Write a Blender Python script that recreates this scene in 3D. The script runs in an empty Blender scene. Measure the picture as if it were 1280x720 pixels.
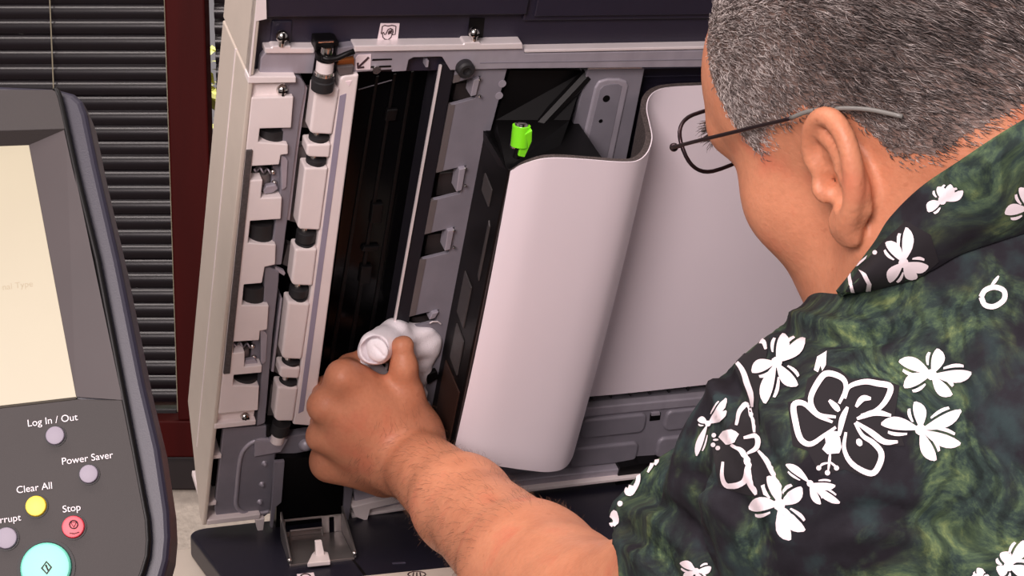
import bpy, bmesh, math, random
import numpy as np
from mathutils import Vector, Matrix
from mathutils.bvhtree import BVHTree
random.seed(7); rng = np.random.default_rng(7)
SC = bpy.context.scene; COL = SC.collection

# ---------------------------------------------------------------- camera, light, exposure
FPX = 2300.0; PITCH = math.radians(10.0)
CAM = np.array([0.0, 0.0, 1.42])
cd = bpy.data.cameras.new('camera'); cam = bpy.data.objects.new('camera', cd); COL.objects.link(cam)
cam.location = CAM; cam.rotation_euler = (math.pi/2 - PITCH, 0, 0)
cd.sensor_fit = 'HORIZONTAL'; cd.sensor_width = 36.0; cd.lens = FPX/1280*36.0; cd.clip_start = 0.02
SC.camera = cam
SC.view_settings.view_transform = 'Standard'; SC.view_settings.look = 'None'
SC.view_settings.gamma = 1.0; SC.view_settings.exposure = 0.0; SC.view_settings.use_curve_mapping = False
wd = bpy.data.worlds.new('World'); SC.world = wd; wd.use_nodes = True
wd.node_tree.nodes['Background'].inputs[0].default_value = (0.80, 0.72, 0.74, 1)
wd.node_tree.nodes['Background'].inputs[1].default_value = 0.34
def area(name, loc, target, size, power, col, size_y=None):
    l = bpy.data.lights.new(name, 'AREA'); l.energy = power; l.color = col
    l.shape = 'RECTANGLE'; l.size = size; l.size_y = size_y or size
    o = bpy.data.objects.new(name, l); COL.objects.link(o); o.location = loc
    o.rotation_euler = (Vector(target) - Vector(loc)).to_track_quat('-Z', 'Y').to_euler(); return o
area('studio_softbox', (-0.50, -0.85, 2.05), (0.0, 1.5, 1.1), 0.9, 66, (1.0, 0.87, 0.86))
area('ceiling_panel_light', (0.35, 1.1, 3.0), (0.3, 1.4, 0.9), 1.2, 22, (1.0, 0.88, 0.84), 0.6)
area('ceiling_panel_light', (-1.15, 1.0, 3.0), (-1.15, 1.0, 0), 1.2, 26, (1.0, 0.88, 0.84), 0.6)
area('shrub_fill_lamp', (-0.62, 3.7, 2.6), (-0.62, 3.55, 1.0), 0.8, 40, (1.0, 0.97, 0.85))  # lamp added outside to stand in for daylight on the shrub

# ---------------------------------------------------------------- pixel rays -> positions on real planes
RX = np.array([1.0, 0, 0]); DN = np.array([0, -math.sin(PITCH), -math.cos(PITCH)]); FW = np.array([0, math.cos(PITCH), -math.sin(PITCH)])
def ray(x, y): return RX*((x-640)/FPX) + DN*((y-360)/FPX) + FW
def P(x, y, d): return CAM + ray(x, y)*d
class Plane:
    """plane with right r, down d, normal n (towards the viewer); local coords (u, v, w)"""
    def __init__(s, o, r, d, n): s.o, s.r, s.d, s.n = [np.array(q, float) for q in (o, r, d, n)]
    def uv(s, x, y, w=0.0):
        q = ray(x, y); t = np.dot(s.o + s.n*w - CAM, s.n)/np.dot(q, s.n); X = CAM + q*t - s.o
        return float(np.dot(X, s.r)), float(np.dot(X, s.d))
    def pt(s, u, v, w=0.0): return s.o + s.r*u + s.d*v + s.n*w
    def px(s, x, y, w=0.0): return s.pt(*s.uv(x, y, w), w)
PSI = math.radians(21.9); LAM = math.radians(27.4)
r_ = np.array([math.cos(PSI), math.sin(PSI), 0]); away = np.array([-math.sin(PSI), math.cos(PSI), 0]); down = np.array([0, 0, -1.0])
LID = Plane(P(500, 350, 1.62), r_, down*math.cos(LAM) + away*math.sin(LAM), -away*math.cos(LAM) + down*math.sin(LAM))
ZB = 0.889                                                   # top of the scanner bed
BED = Plane((LID.pt(-.153, .274)[0], LID.pt(-.153, .274)[1], ZB), r_, -away, (0, 0, 1.0))
YW = 2.78
WALL = Plane((0, YW, 1.0), (1, 0, 0), (0, 0, -1.0), (0, -1.0, 0))
pr = np.array([1, -.128, .10]); pr /= np.linalg.norm(pr); pdn = np.array([.16, 1, -.22]); pdn -= pr*np.dot(pr, pdn); pdn /= np.linalg.norm(pdn)
c2w = lambda v: RX*v[0] + DN*v[1] + FW*v[2]
PAN = Plane(P(90, 420, 1.12), c2w(pr), c2w(pdn), -c2w(np.cross(pr, pdn)))

# ---------------------------------------------------------------- materials
def lin(c): return tuple(((v/255)/12.92 if v/255 <= .04045 else ((v/255+.055)/1.055)**2.4) for v in c)
MATS = {}
def mat(name, col, rough=.5, metal=0.0, var=.06, scale=30, bump=0.0, bscale=300, spec=.5, emit=0, coat=0, sss=0, stretch=None):
    if name in MATS: return MATS[name]
    m = bpy.data.materials.new(name); m.use_nodes = True; nt = m.node_tree; b = nt.nodes['Principled BSDF']
    tc = nt.nodes.new('ShaderNodeTexCoord'); mp = nt.nodes.new('ShaderNodeMapping'); nt.links.new(tc.outputs['Object'], mp.inputs[0])
    if stretch: mp.inputs['Scale'].default_value = stretch
    nz = nt.nodes.new('ShaderNodeTexNoise'); nz.inputs['Scale'].default_value = scale; nz.inputs['Detail'].default_value = 4
    nt.links.new(mp.outputs[0], nz.inputs['Vector'])
    rp = nt.nodes.new('ShaderNodeValToRGB'); c = lin(col)
    rp.color_ramp.elements[0].position = .3; rp.color_ramp.elements[1].position = .7
    rp.color_ramp.elements[0].color = tuple(v*(1-var) for v in c)+(1,); rp.color_ramp.elements[1].color = tuple(min(1, v*(1+var)) for v in c)+(1,)
    nt.links.new(nz.outputs['Fac'], rp.inputs[0]); nt.links.new(rp.outputs[0], b.inputs['Base Color'])
    b.inputs['Roughness'].default_value = rough; b.inputs['Metallic'].default_value = metal
    b.inputs['Specular IOR Level'].default_value = spec; b.inputs['Coat Weight'].default_value = coat
    if sss:
        b.inputs['Subsurface Weight'].default_value = sss; b.inputs['Subsurface Radius'].default_value = (1, .35, .2); b.inputs['Subsurface Scale'].default_value = .006
    if emit:
        nt.links.new(rp.outputs[0], b.inputs['Emission Color']); nt.links.remove(b.inputs['Base Color'].links[0]); b.inputs['Base Color'].default_value = tuple(v*.08 for v in c)+(1,); b.inputs['Emission Strength'].default_value = emit
    if bump:
        n2 = nt.nodes.new('ShaderNodeTexNoise'); n2.inputs['Scale'].default_value = bscale; n2.inputs['Detail'].default_value = 3
        nt.links.new(mp.outputs[0], n2.inputs['Vector'])
        bp = nt.nodes.new('ShaderNodeBump'); bp.inputs['Strength'].default_value = bump; bp.inputs['Distance'].default_value = .002
        nt.links.new(n2.outputs['Fac'], bp.inputs['Height']); nt.links.new(bp.outputs[0], b.inputs['Normal'])
    MATS[name] = m; return m
WHITE = mat('cover white plastic', (232, 220, 218), .42, var=.03, bump=.05, bscale=900)
CREAM = mat('side panel plastic', (200, 188, 175), .5, var=.03, bump=.12, bscale=1200)
NAVY = mat('navy textured plastic', (35, 31, 46), .45, var=.06, bump=.12, bscale=1400)
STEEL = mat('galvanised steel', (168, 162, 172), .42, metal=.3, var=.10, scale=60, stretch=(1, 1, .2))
STEELD = mat('shaded grey steel plate', (130, 126, 135), .5, metal=.15, var=.08, scale=40)  # darker copy of the steel, shade of the deeper parts put into its colour
BRIGHT = mat('highlight tinted steel', (236, 226, 226), .3, metal=.25, var=.05)  # specular highlight of the metal put into a near white base colour
CHROME = mat('screw chrome', (215, 210, 205), .15, metal=1, var=.05)
BLACK = mat('black plastic', (7, 6, 7), .45, var=.1, spec=.25)
GLASS = mat('black scanning glass', (4, 4, 5), .15, var=.1, spec=.15)
RUBBER = mat('roller rubber', (30, 29, 31), .6, var=.12, bump=.1)
TAUPE = mat('taupe inner plate', (112, 104, 104), .5, metal=.3)
HINGE = mat('dull hinge steel', (158, 152, 150), .28, metal=.75, var=.12, scale=40)
LILAC = mat('lilac groove strip', (150, 142, 160), .8, var=.05)
GRAPH = mat('graphite magnetic strip', (84, 78, 78), .6, metal=.3, var=.25, scale=500)
LIME = mat('lime green plastic', (126, 232, 30), .35, var=.05)
PADW = mat('white backing film', (236, 224, 230), .5, var=.015, scale=6)
FOAM = mat('dark speckled foam', (74, 64, 62), .9, var=.45, scale=600, bump=.3, bscale=500)
BROWN = mat('brown circuit film', (52, 33, 26), .4, var=.15)
INK = mat('sticker ink', (58, 34, 40), .7)
STICK = mat('sticker paper', (240, 222, 226), .5, var=.02)
BEDN = mat('bed navy plastic', (26, 25, 38), .42, var=.06, bump=.1, bscale=1200)
BODYW = mat('cabinet off white plastic', (214, 202, 188), .5, var=.03, bump=.1, bscale=900)
PFACE = mat('panel charcoal plastic', (36, 29, 28), .6, var=.05, bump=.08, bscale=1500)
PNAVY = mat('panel indigo plastic', (32, 29, 45), .45, var=.05, bump=.06, bscale=1200)
BGREY = mat('grey button rubber', (136, 128, 142), .5, var=.04)
BYEL = mat('yellow button rubber', (238, 204, 60), .45, var=.03)
BRED = mat('red button rubber', (222, 70, 84), .45, var=.04)
BTEAL = mat('teal button rubber', (112, 205, 182), .4, var=.03)
PRINT = mat('white legend print', (226, 218, 222), .6)
SCREEN = mat('lit touch screen', (238, 218, 182), .4, var=.04, scale=9, emit=.64)
SCRT = mat('screen faint interface grey', (230, 200, 160), .4, var=.02, emit=.62)
SCRL = mat('screen faint interface white', (244, 220, 184), .4, var=.02, emit=.68)

# ---------------------------------------------------------------- mesh helpers
class MB:
    def __init__(s): s.v = []; s.f = []
    def add(s, vs, fs):
        k = len(s.v); s.v += [tuple(map(float, q)) for q in vs]; s.f += [tuple(i+k for i in f) for f in fs]; return s
    def prism(s, front, back):
        n = len(front); s.add(list(front)+list(back), [tuple(range(n)), tuple(range(2*n-1, n-1, -1))]+[(i, i+n, (i+1) % n+n, (i+1) % n) for i in range(n)]); return s
    def ext(s, pl, px, w0, w1):
        q = [pl.uv(x, y, w0) for x, y in px]
        return s.prism([pl.pt(u, v, w0) for u, v in q], [pl.pt(u, v, w1) for u, v in q])
    def extuv(s, pl, q, w0, w1): return s.prism([pl.pt(u, v, w0) for u, v in q], [pl.pt(u, v, w1) for u, v in q])
    def box(s, pl, u0, u1, v0, v1, w0, w1): return s.extuv(pl, [(u0, v0), (u1, v0), (u1, v1), (u0, v1)], w0, w1)
    def cyl(s, a, b, r0, r1=None, n=20, cap=True):
        a = np.array(a, float); b = np.array(b, float); r1 = r0 if r1 is None else r1
        z = (b-a)/np.linalg.norm(b-a); t = np.array([1, 0, 0.]) if abs(z[0]) < .8 else np.array([0, 1., 0]); x = np.cross(z, t); x /= np.linalg.norm(x); y = np.cross(z, x)
        an = [2*math.pi*i/n for i in range(n)]
        s.add([a+(x*math.cos(t)+y*math.sin(t))*r0 for t in an]+[b+(x*math.cos(t)+y*math.sin(t))*r1 for t in an],
              [(i, (i+1) % n, (i+1) % n+n, i+n) for i in range(n)]+([tuple(range(n-1, -1, -1)), tuple(range(n, 2*n))] if cap else [])); return s
    def lathe(s, a, axis, prof, n=24):
        a = np.array(a, float); z = np.array(axis, float); z /= np.linalg.norm(z)
        t = np.array([1, 0, 0.]) if abs(z[0]) < .8 else np.array([0, 1., 0]); x = np.cross(z, t); x /= np.linalg.norm(x); y = np.cross(z, x); k = len(s.v)
        for h, q in prof: s.v += [tuple(a+z*h+(x*math.cos(2*math.pi*j/n)+y*math.sin(2*math.pi*j/n))*max(q, 2e-5)) for j in range(n)]
        for i in range(len(prof)-1): s.f += [(k+i*n+j, k+i*n+(j+1) % n, k+(i+1)*n+(j+1) % n, k+(i+1)*n+j) for j in range(n)]
        return s
    def tube(s, pts, rad, n=8, closed=False):
        pts = [np.array(q, float) for q in pts]; m = len(pts); rad = [rad]*m if np.isscalar(rad) else rad; k = len(s.v); up = None
        for i in range(m):
            a = pts[(i-1) % m if closed else max(i-1, 0)]; b = pts[(i+1) % m if closed else min(i+1, m-1)]; t = b-a; t /= np.linalg.norm(t)
            if up is None: up = np.array([0, 0, 1.]) if abs(t[2]) < .9 else np.array([1., 0, 0])
            x = np.cross(t, up); x /= np.linalg.norm(x); up = np.cross(x, t)
            s.v += [tuple(pts[i]+(x*math.cos(2*math.pi*j/n)+up*math.sin(2*math.pi*j/n))*rad[i]) for j in range(n)]
        for i in range(m if closed else m-1):
            p, q = k+i*n, k+((i+1) % m)*n
            s.f += [(p+j, p+(j+1) % n, q+(j+1) % n, q+j) for j in range(n)]
        if not closed: s.f += [tuple(k+j for j in range(n-1, -1, -1)), tuple(k+(m-1)*n+j for j in range(n))]
        return s
    def grid(s, rows):
        k = len(s.v); h, w = len(rows), len(rows[0])
        for rw in rows: s.v += [tuple(map(float, q)) for q in rw]
        s.f += [(k+i*w+j, k+i*w+j+1, k+(i+1)*w+j+1, k+(i+1)*w+j) for i in range(h-1) for j in range(w-1)]; return s
    def build(s, name, m, parent=None, smooth=False, bevel=0, seg=2, off=None, weld=False):
        o0 = np.array(off if off is not None else ROOTLOC.get(parent.name if parent else None, (0, 0, 0)))
        me = bpy.data.meshes.new(name); me.from_pydata([tuple(np.array(v)-o0) for v in s.v], [], s.f); me.materials.append(m)
        bm = bmesh.new(); bm.from_mesh(me)
        if weld: bmesh.ops.remove_doubles(bm, verts=bm.verts, dist=1e-6)
        bmesh.ops.recalc_face_normals(bm, faces=bm.faces)
        if bevel:
            es = [e for e in bm.edges if len(e.link_faces) == 2 and e.calc_face_angle(0) > .5]
            bmesh.ops.bevel(bm, geom=es, offset=bevel, segments=seg, affect='EDGES', profile=.5, clamp_overlap=True)
        bm.to_mesh(me); bm.free()
        if smooth:
            for q in me.polygons: q.use_smooth = True
            if smooth == 'auto': me.set_sharp_from_angle(angle=math.radians(35))
        o = bpy.data.objects.new(name, me); COL.objects.link(o)
        if parent: o.parent = parent; ROOTLOC[o.name] = ROOTLOC.get(parent.name, (0, 0, 0))
        else: o.location = tuple(o0); ROOTLOC[o.name] = tuple(o0)
        return o
ROOTLOC = {}
def tag(o, label, cat=None, group=None, kind=None):
    o['label'] = label
    if cat: o['category'] = cat
    if group: o['group'] = group
    if kind: o['kind'] = kind
    return o
def root(name, loc, label, cat):
    o = bpy.data.objects.new(name, None); COL.objects.link(o); o.location = tuple(map(float, loc)); o.empty_display_size = .05
    ROOTLOC[o.name] = tuple(map(float, loc)); return tag(o, label, cat)
def structure(o): o['kind'] = 'structure'; return o
def ball(mb, c, r, n=14, sq=(1, 1, 1)):
    c = np.array(c); m = n//2+1
    mb.grid([[c+r*np.array([math.sin(math.pi*i/m)*math.cos(2*math.pi*j/n)*sq[0], math.sin(math.pi*i/m)*math.sin(2*math.pi*j/n)*sq[1], math.cos(math.pi*i/m)*sq[2]]) for j in range(n+1)] for i in range(m+1)]); return mb
def spline(pts, n):
    p = [np.array(q, float) for q in pts]; p = [2*p[0]-p[1]]+p+[2*p[-1]-p[-2]]; out = []
    for i in range(1, len(p)-2):
        for k in range(n):
            t = k/n; a, b, c, d = p[i-1:i+3]
            out.append(.5*((2*b)+(c-a)*t+(2*a-5*b+4*c-d)*t*t+(3*b-a-3*c+d)*t**3))
    return out+[p[-2]]
def text(pl, s, x, y, px_h, w, m, parent, name, slope=None, align='CENTER', thick=.0003):
    cu = bpy.data.curves.new('t', 'FONT'); cu.body = s; cu.align_x = align; cu.align_y = 'CENTER'
    a = pl.px(x, y, w); e = pl.px(x, y+px_h, w); cu.size = float(np.linalg.norm(e-a))*1.35; cu.extrude = 0
    o = bpy.data.objects.new('t', cu); COL.objects.link(o); bpy.context.view_layer.update()
    me = bpy.data.meshes.new_from_object(o.evaluated_get(bpy.context.evaluated_depsgraph_get())); bpy.data.objects.remove(o)
    mb = MB(); mb.add([a+pl.r*v.co.x-pl.d*v.co.y for v in me.vertices], [tuple(q.vertices) for q in me.polygons])
    return mb.build(name, m, parent)

# ---------------------------------------------------------------- the room: floor, back wall, window
WALLM = mat('textured off white wall', (206, 196, 182), .85, var=.10, scale=90, bump=.8, bscale=160)
REDW = mat('dark red stained wood', (58, 6, 4), .6, spec=.12, var=.18, scale=25, stretch=(1, 1, .08), bump=.06)
DKW = mat('dark window sill wood', (30, 20, 20), .5, var=.2, scale=30)
FLOORM = mat('grey carpet floor', (104, 98, 94), .95, var=.2, scale=200, bump=.4)
structure(MB().prism([(-2.2, -1.2, 0), (3, -1.2, 0), (3, 3.0, 0), (-2.2, 3.0, 0)], [(-2.2, -1.2, -.05), (3, -1.2, -.05), (3, 3.0, -.05), (-2.2, 3.0, -.05)]).build('floor', FLOORM))
tag(bpy.data.objects['floor'], 'grey carpeted floor under the printer')
zS = WALL.px(200, 608)[2]; zT = 2.35; xP0, xP1 = WALL.px(215, 250, .02)[0], WALL.px(264, 250, .02)[0]
zR = WALL.px(230, 524, .02)[2]
wb = MB()
wb.box(WALL, -2.2, 3, 1-zS, 1.0, 0, -.12).box(WALL, -2.2, 3, 1-2.6, 1-zT, 0, -.12).box(WALL, -2.2, -1.6, 1-zT, 1-zS, 0, -.12).box(WALL, 1.6, 3, 1-zT, 1-zS, 0, -.12)
tag(structure(wb.build('wall_back', WALLM)), 'off white textured wall below the blinds')
tr = MB().box(WALL, xP0, xP1, 1-zT, 1-zR, .03, -.015)
tag(structure(tr.build('trim_1', REDW, bevel=.003)), 'dark red wooden post between the two blinds')
tr = MB().box(WALL, -1.6, 1.6, 1-zR, 1-WALL.px(230, 572, .03)[2], .03, -.10)
tag(structure(tr.build('trim_2', REDW, bevel=.003)), 'dark red wooden rail under the blinds')
tr = MB().box(WALL, -1.6, 1.6, 1-WALL.px(230, 572, .03)[2], 1-zS, .022, -.10)
tag(structure(tr.build('trim_3', DKW, bevel=.003)), 'nearly black window sill board above the off white wall')
GL = bpy.data.materials.new('window glass'); GL.use_nodes = True; b = GL.node_tree.nodes['Principled BSDF']
b.inputs['Transmission Weight'].default_value = 1; b.inputs['Roughness'].default_value = .02; b.inputs['IOR'].default_value = 1.1; b.inputs['Base Color'].default_value = (.5, .52, .5, 1)
tag(structure(MB().box(WALL, -1.6, xP0, 1-zT, 1-zR, -.085, -.089).build('window_1', GL)), 'dark window pane behind the wide black blind')
tag(structure(MB().box(WALL, xP1, 1.6, 1-zT, 1-zR, -.085, -.089).build('window_2', GL)), 'dark window pane behind the narrow strip of blind')
# venetian blinds: every slat its own part
SLAT = mat('black blind slat', (24, 19, 23), .24, var=.08, scale=12, stretch=(.1, 1, 1))
SLATR = mat('black blind rail', (20, 17, 19), .5)
CORD = mat('blind cord', (150, 142, 120), .8)
pitch = (WALL.px(100, 12)[2]-WALL.px(100, 12+19.3)[2])
def blind(x0, x1, cords, label, zbot_px):
    zb = WALL.px(100, zbot_px)[2]; z0 = WALL.px(100, 12)[2]; z0 += pitch*int((2.28-z0)/pitch)
    rt = root('venetian_blind', ((x0+x1)/2, YW+.03, zb), label, 'blind'); rt['group'] = 'black window blinds'
    L = x1-x0; prof = []
    for i in range(9):
        a = (i/8-.5)*2.1; s_ = .0155*math.sin(a)/math.sin(1.05); b_ = .0155*(math.cos(a)-math.cos(1.05))/math.sin(1.05)
        th = math.radians(64); prof.append((-b_*math.sin(th)+s_*math.cos(th)*-1, -s_*math.sin(th)-b_*math.cos(th)*-1))
    rows = [[(xx, q[0], q[1]) for q in prof] for xx in (-L/2, L/2)]; back = [[(xx, q[0]+.0008, q[1]-.0004) for q in prof] for xx in (-L/2, L/2)]
    me0 = None; nsl = int(round((z0-zb)/pitch))
    for i in range(nsl):
        if me0 is None:
            sm = MB().grid(rows).grid(back).build('slat', SLAT, smooth=True, off=(0, 0, 0)); me0 = sm.data; o = sm
        else: o = bpy.data.objects.new('slat', me0); COL.objects.link(o)
        o.parent = rt; o.location = (0, random.uniform(-.0012, .0012), z0-i*pitch-zb+random.uniform(-.0006, .0006)); o.rotation_euler = (random.uniform(-.05, .05), 0, random.uniform(-.0008, .0008))
    for cx in cords:
        MB().cyl((cx, YW+.012, zb-.005), (cx, YW+.012, z0+.02), .0010, n=6).build('ladder_cord', CORD, rt)
    MB().box(WALL, x0, x1, 1-zb-.002+.004, 1-zb+.016, -.018, -.045).build('bottom_rail', SLATR, rt, bevel=.002)
    MB().box(WALL, x0, x1, 1-z0-.06, 1-z0-.02, -.01, -.055).build('head_rail', SLAT, rt, bevel=.002)
    return rt
blind(-1.58, WALL.px(213, 200, -.03)[0], [WALL.px(66, 50, -.02)[0], WALL.px(210, 100, -.02)[0], -1.2], 'wide black venetian blind left of the dark red post', 513)
blind(WALL.px(274, 200, -.03)[0], 1.58, [WALL.px(330, 50, -.02)[0]], 'black venetian blind right of the dark red post, mostly hidden by the raised cover', 513)
# a shrub outside, sunlight put into its pale leaf colour, seen through the slit beside the post
SHR = mat('leaf with painted sunlight', (250, 238, 120), .6, var=.5, scale=18, sss=0)
sh = MB()
for i in range(420):
    c = np.array([-.62+rng.normal()*.10, 3.55+rng.normal()*.10, .78+rng.uniform(0, .48)]); a = rng.uniform(0, 6.28); t = np.array([math.cos(a), math.sin(a)*.5, rng.uniform(-.5, .9)])*.028; q = np.array([-math.sin(a), .3, .2])*.012
    sh.add([c-t, c+q, c+t, c-q], [(0, 1, 2, 3)])
rt = root('shrub', (-.62, 3.55, 0), 'yellow green shrub outside the window beside the dark red post', 'shrub')
sh.build('foliage', SHR, rt); MB().cyl((-.62, 3.55, 0), (-.62, 3.55, 1.15), .012, .005, 8).build('stem', DKW, rt)
GRND = mat('outdoor soil', (110, 96, 70), .95, var=.3)
tag(structure(MB().prism([(-3, 2.95, -.002), (3, 2.95, -.002), (3, 6, -.002), (-3, 6, -.002)], [(-3, 2.95, -.05), (3, 2.95, -.05), (3, 6, -.05), (-3, 6, -.05)]).build('ground_outside', GRND)), 'bare soil outside the window')
# ================================================================ the printer
printer = root('multifunction_printer', (BED.pt(.28, .28)[0], BED.pt(.28, .28)[1], 0), 'white and navy office printer with its scanner cover raised and control panel in front', 'printer')
U0 = -.155; VT = -.34; VB = .274; UR = .62
def uvs(px, w=0): return [LID.uv(x, y, w) for x, y in px]
# --- outer shell of the raised cover
sh = MB()
def side(q, u0, u1): sh.prism([LID.pt(u0, v, w) for v, w in q], [LID.pt(u1, v, w) for v, w in q])
side([(-.209, .0), (VB, .0), (VB, -.012), (.232, -.058), (.2, -.094), (-.209, -.094)], U0, U0+.004)
shell = sh.build('cover_side', CREAM, printer, bevel=.0012); tag(shell, 'cream left flank of the raised cover')
sh = MB(); side([(VT, .0), (-.2115, .0), (-.2115, -.094), (VT, -.094)], U0, U0+.004)
sh.build('cover_side_upper', CREAM, shell, bevel=.0012)
sh = MB(); side([(-.2095, -.0445), (.215, -.0445), (.215, -.0465), (-.2095, -.0465)], U0-.0005, U0+.001); sh.build('shell_seam', WHITE, shell)
MB().box(LID, U0+.004, UR, VT, .205, -.085, -.094).build('cover_back', CREAM, printer, bevel=.002)
MB().box(LID, UR, UR+.004, VT, VB-.02, 0, -.094).build('cover_far_side', CREAM, printer, bevel=.001)
sh = MB(); side([(VB-.006, .0), (VB, .0), (VB, -.07), (VB-.006, -.07)], U0+.004, U0+.055)
sh.ext(LID, [(319, 650), (331, 648), (329, 665), (322, 664)], 0, -.006); sh.build('lower_lip', WHITE, shell, bevel=.0008)
for y0, y1 in ((570, 576), (628, 634)):
    v0 = LID.uv(262, y0, -.004)[1]; MB().box(LID, U0+.004, U0+.012, v0, v0+.004, -.004, -.05).build('shell_rib', WHITE, shell)
# --- navy front cap with lip lines, white corner
MB().ext(LID, [(333, 24), (313, 27), (309.5, 95), (306, 95), (327, -40), (326, -40)], .001, -.02)
q = [LID.uv(327, -60, 0), LID.uv(333, 23, 0), LID.uv(320, 26, 0), LID.uv(313, 95, 0)]
cr = MB().extuv(LID, [(U0, VT), (q[0][0], VT), q[1], q[2], (q[3][0], -.2115), (U0, -.2115)], .0008, -.012).build('cover_corner', WHITE, shell, bevel=.001)
uA = LID.uv(318, 60)[0]; vL = LID.uv(480, 23)[1]
cap = MB().box(LID, U0+.0045, UR, vL+.0005, -.205, -.012, -.03).build('front_cap_lower', NAVY, printer, bevel=.001)
cap2 = MB()
uS = LID.uv(660, 20, .0)[0]
cap2.box(LID, LID.uv(333, 10)[0], uS, VT, vL, -.003, -.03).build('front_cap', NAVY, printer, bevel=.0015)
cp = MB().box(LID, uS, UR, VT, LID.uv(700, 26, -.008)[1], -.008, -.03).build('front_cap_recess', NAVY, printer, bevel=.0015)
MB().box(LID, uS+.008, UR, VT, LID.uv(700, 20, -.006)[1], -.005, -.009).build('recess_panel', NAVY, cp, bevel=.001)
MB().ext(LID, [(340, 26), (366, 26), (364, 58), (337, 58)], -.0105, -.014).build('cap_boss', NAVY, cap, bevel=.0015)
MB().ext(LID, [(587, 22.5), (606, 22.5), (603, 52), (584, 52)], -.0115, -.0135).build('cap_slot', BLACK, cap)
# --- rail at the top, its highlights painted as pale edge strips
rail = MB(); 
rail.ext(LID, [(331, 66), (395, 65), (391, 92), (324, 93), (326, 73)], -.006, -.02)
rA = rail.build('rail_bracket', STEEL, printer, bevel=.0008)
rb = MB().ext(LID, [(331, 60), (340, 60), (341, 57.5), (364, 57.5), (364, 60), (394, 60), (393, 67), (331, 67)], -.003, -.016).build('highlight_edge', BRIGHT, rA, bevel=.0012)
rail = MB().ext(LID, [(443, 64), (655, 61), (656, 67), (1200, 57), (1200, 81), (640, 86), (563, 88), (553, 71.5), (550, 71), (517, 72), (511, 75), (508, 89), (490, 90), (491, 87), (462, 89), (441, 91)], -.004, -.018)
rail_o = rail.build('rail', STEEL, printer, bevel=.0007)
MB().ext(LID, [(443, 57.5), (580, 55.5), (581, 53.5), (600, 53), (601, 55.3), (653, 54), (654, 61.5), (443, 65)], -.001, -.015).build('highlight_edge', BRIGHT, rail_o, bevel=.0018)
MB().ext(LID, [(656, 62.5), (1200, 52), (1200, 55.5), (656, 66)], -.003, -.015).build('highlight_edge', BRIGHT, rail_o, bevel=.0006)
MB().ext(LID, [(600, 78.5), (1200, 69), (1200, 69.8), (600, 79.3)], -.0035, -.006).build('rail_groove', STEELD, rail_o)
MB().ext(LID, [(466, 74), (490, 73.5), (490, 75), (465, 76)], -.0035, -.006).build('rail_slot', BLACK, rail_o)
MB().ext(LID, [(464, 83), (489, 82), (489, 84), (463, 85)], -.0035, -.006).build('rail_slot', BLACK, rail_o)
MB().cyl(LID.px(471, 88, -.002), LID.px(471, 88, -.002)-LID.n*.01, .0035).build('rail_pin', CHROME, rail_o)
MB().ext(LID, [(533, 76), (536, 76), (535, 84), (532, 84)], -.0045, -.012).build('rail_tab', STEEL, rail_o)
nob = MB().lathe(LID.px(580, 83.5, -.004), LID.n, [(0, .0075), (.006, .0075), (.008, .006), (.008, .0035), (.0055, .0028), (.0055, 0)]).build('stop_knob', RUBBER, rail_o, smooth='auto')
def screw(x, y, w, r, parent, stem=True):
    c = LID.px(x, y, w); m = MB().lathe(c, LID.n, [(-.004, r*.8), (-.001, r), (.001, r), (.003, r*.72), (.0042, r*.3), (.0045, 0)], 20)
    o = m.build('screw', CHROME, parent, smooth='auto')
    k = MB(); s = r*.75
    for a, b in ((s, s*.2), (s*.2, s)):
        u, v = LID.uv(x, y, w); k.box(LID, u-a, u+a, v-b, v+b, .0048+w-.0003, w+.0015)
    k.build('screw_cross', BLACK, parent); return o
def ballscrew(x, y, w, r, parent, base):
    c = LID.px(x, y, w); m = MB(); ball(m, c, r, 20); m.cyl(c, LID.px(base[0], base[1], w), r*.5)
    o = m.build('ball_screw', CHROME, parent, smooth='auto'); k = MB(); u, v = LID.uv(x, y, w)
    for a, b in ((r*.8, r*.16), (r*.16, r*.8)): k.box(LID, u-a, u+a, v-b, v+b, w+r*1.02, w+r*.5)
    k.build('screw_cross', BLACK, parent)
ballscrew(352.5, 45, -.004, .0052, rA, (351.5, 57)); ballscrew(592.5, 40.5, -.004, .0048, rail_o, (592.5, 53))
# stickers
def sticker(px, w, parent, name='sticker'): return MB().ext(LID, px, w, w-.0008).build(name, STICK, parent)
st = sticker([(476, 29.5), (499.5, 29.5), (497, 52), (475, 52), (472, 49)], -.0108, cap); tag(st, 'white sticker of a hand wiping with a cloth')
def strokes(lines, w, th, parent, name='printed_mark', closed=False):
    m = MB()
    for l in lines:
        pts = [LID.px(x, y, w) for x, y in l]; m.tube(pts, th, 6, closed)
    return m.build(name, INK, parent)
strokes([[(478, 42.5), (476.5, 42), (478, 33), (481, 31.7), (485, 32.6), (490, 31.6), (494, 32.5), (495, 33), (494, 43), (490, 43.3), (488.5, 47), (485, 49.6), (481, 49), (478.5, 46.5), (478, 41), (479.5, 40.3), (480.5, 43), (482, 43), (485, 37), (488, 35.3), (491, 37), (491.5, 40), (490, 43)]], -.0107, .00042, cap)
strokes([[(485, 40+i), (490.5-.4*i, 37.5+i*1.2)] for i in range(4)]+[[(486.5, 37.5), (489.5, 42.5)], [(488.5, 36.5), (491, 41)]], -.0107, .0003, cap)
st = sticker([(448, 69), (464, 68.2), (463, 87), (444.5, 87.8), (445, 73)], -.0032, rail_o); tag(st, 'white sticker with an arrow')
strokes([[(461, 71.5), (447.5, 84.5)], [(447.3, 78.5), (447.2, 84.8), (455, 83.8)]], -.0031, .0009, rail_o)
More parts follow.
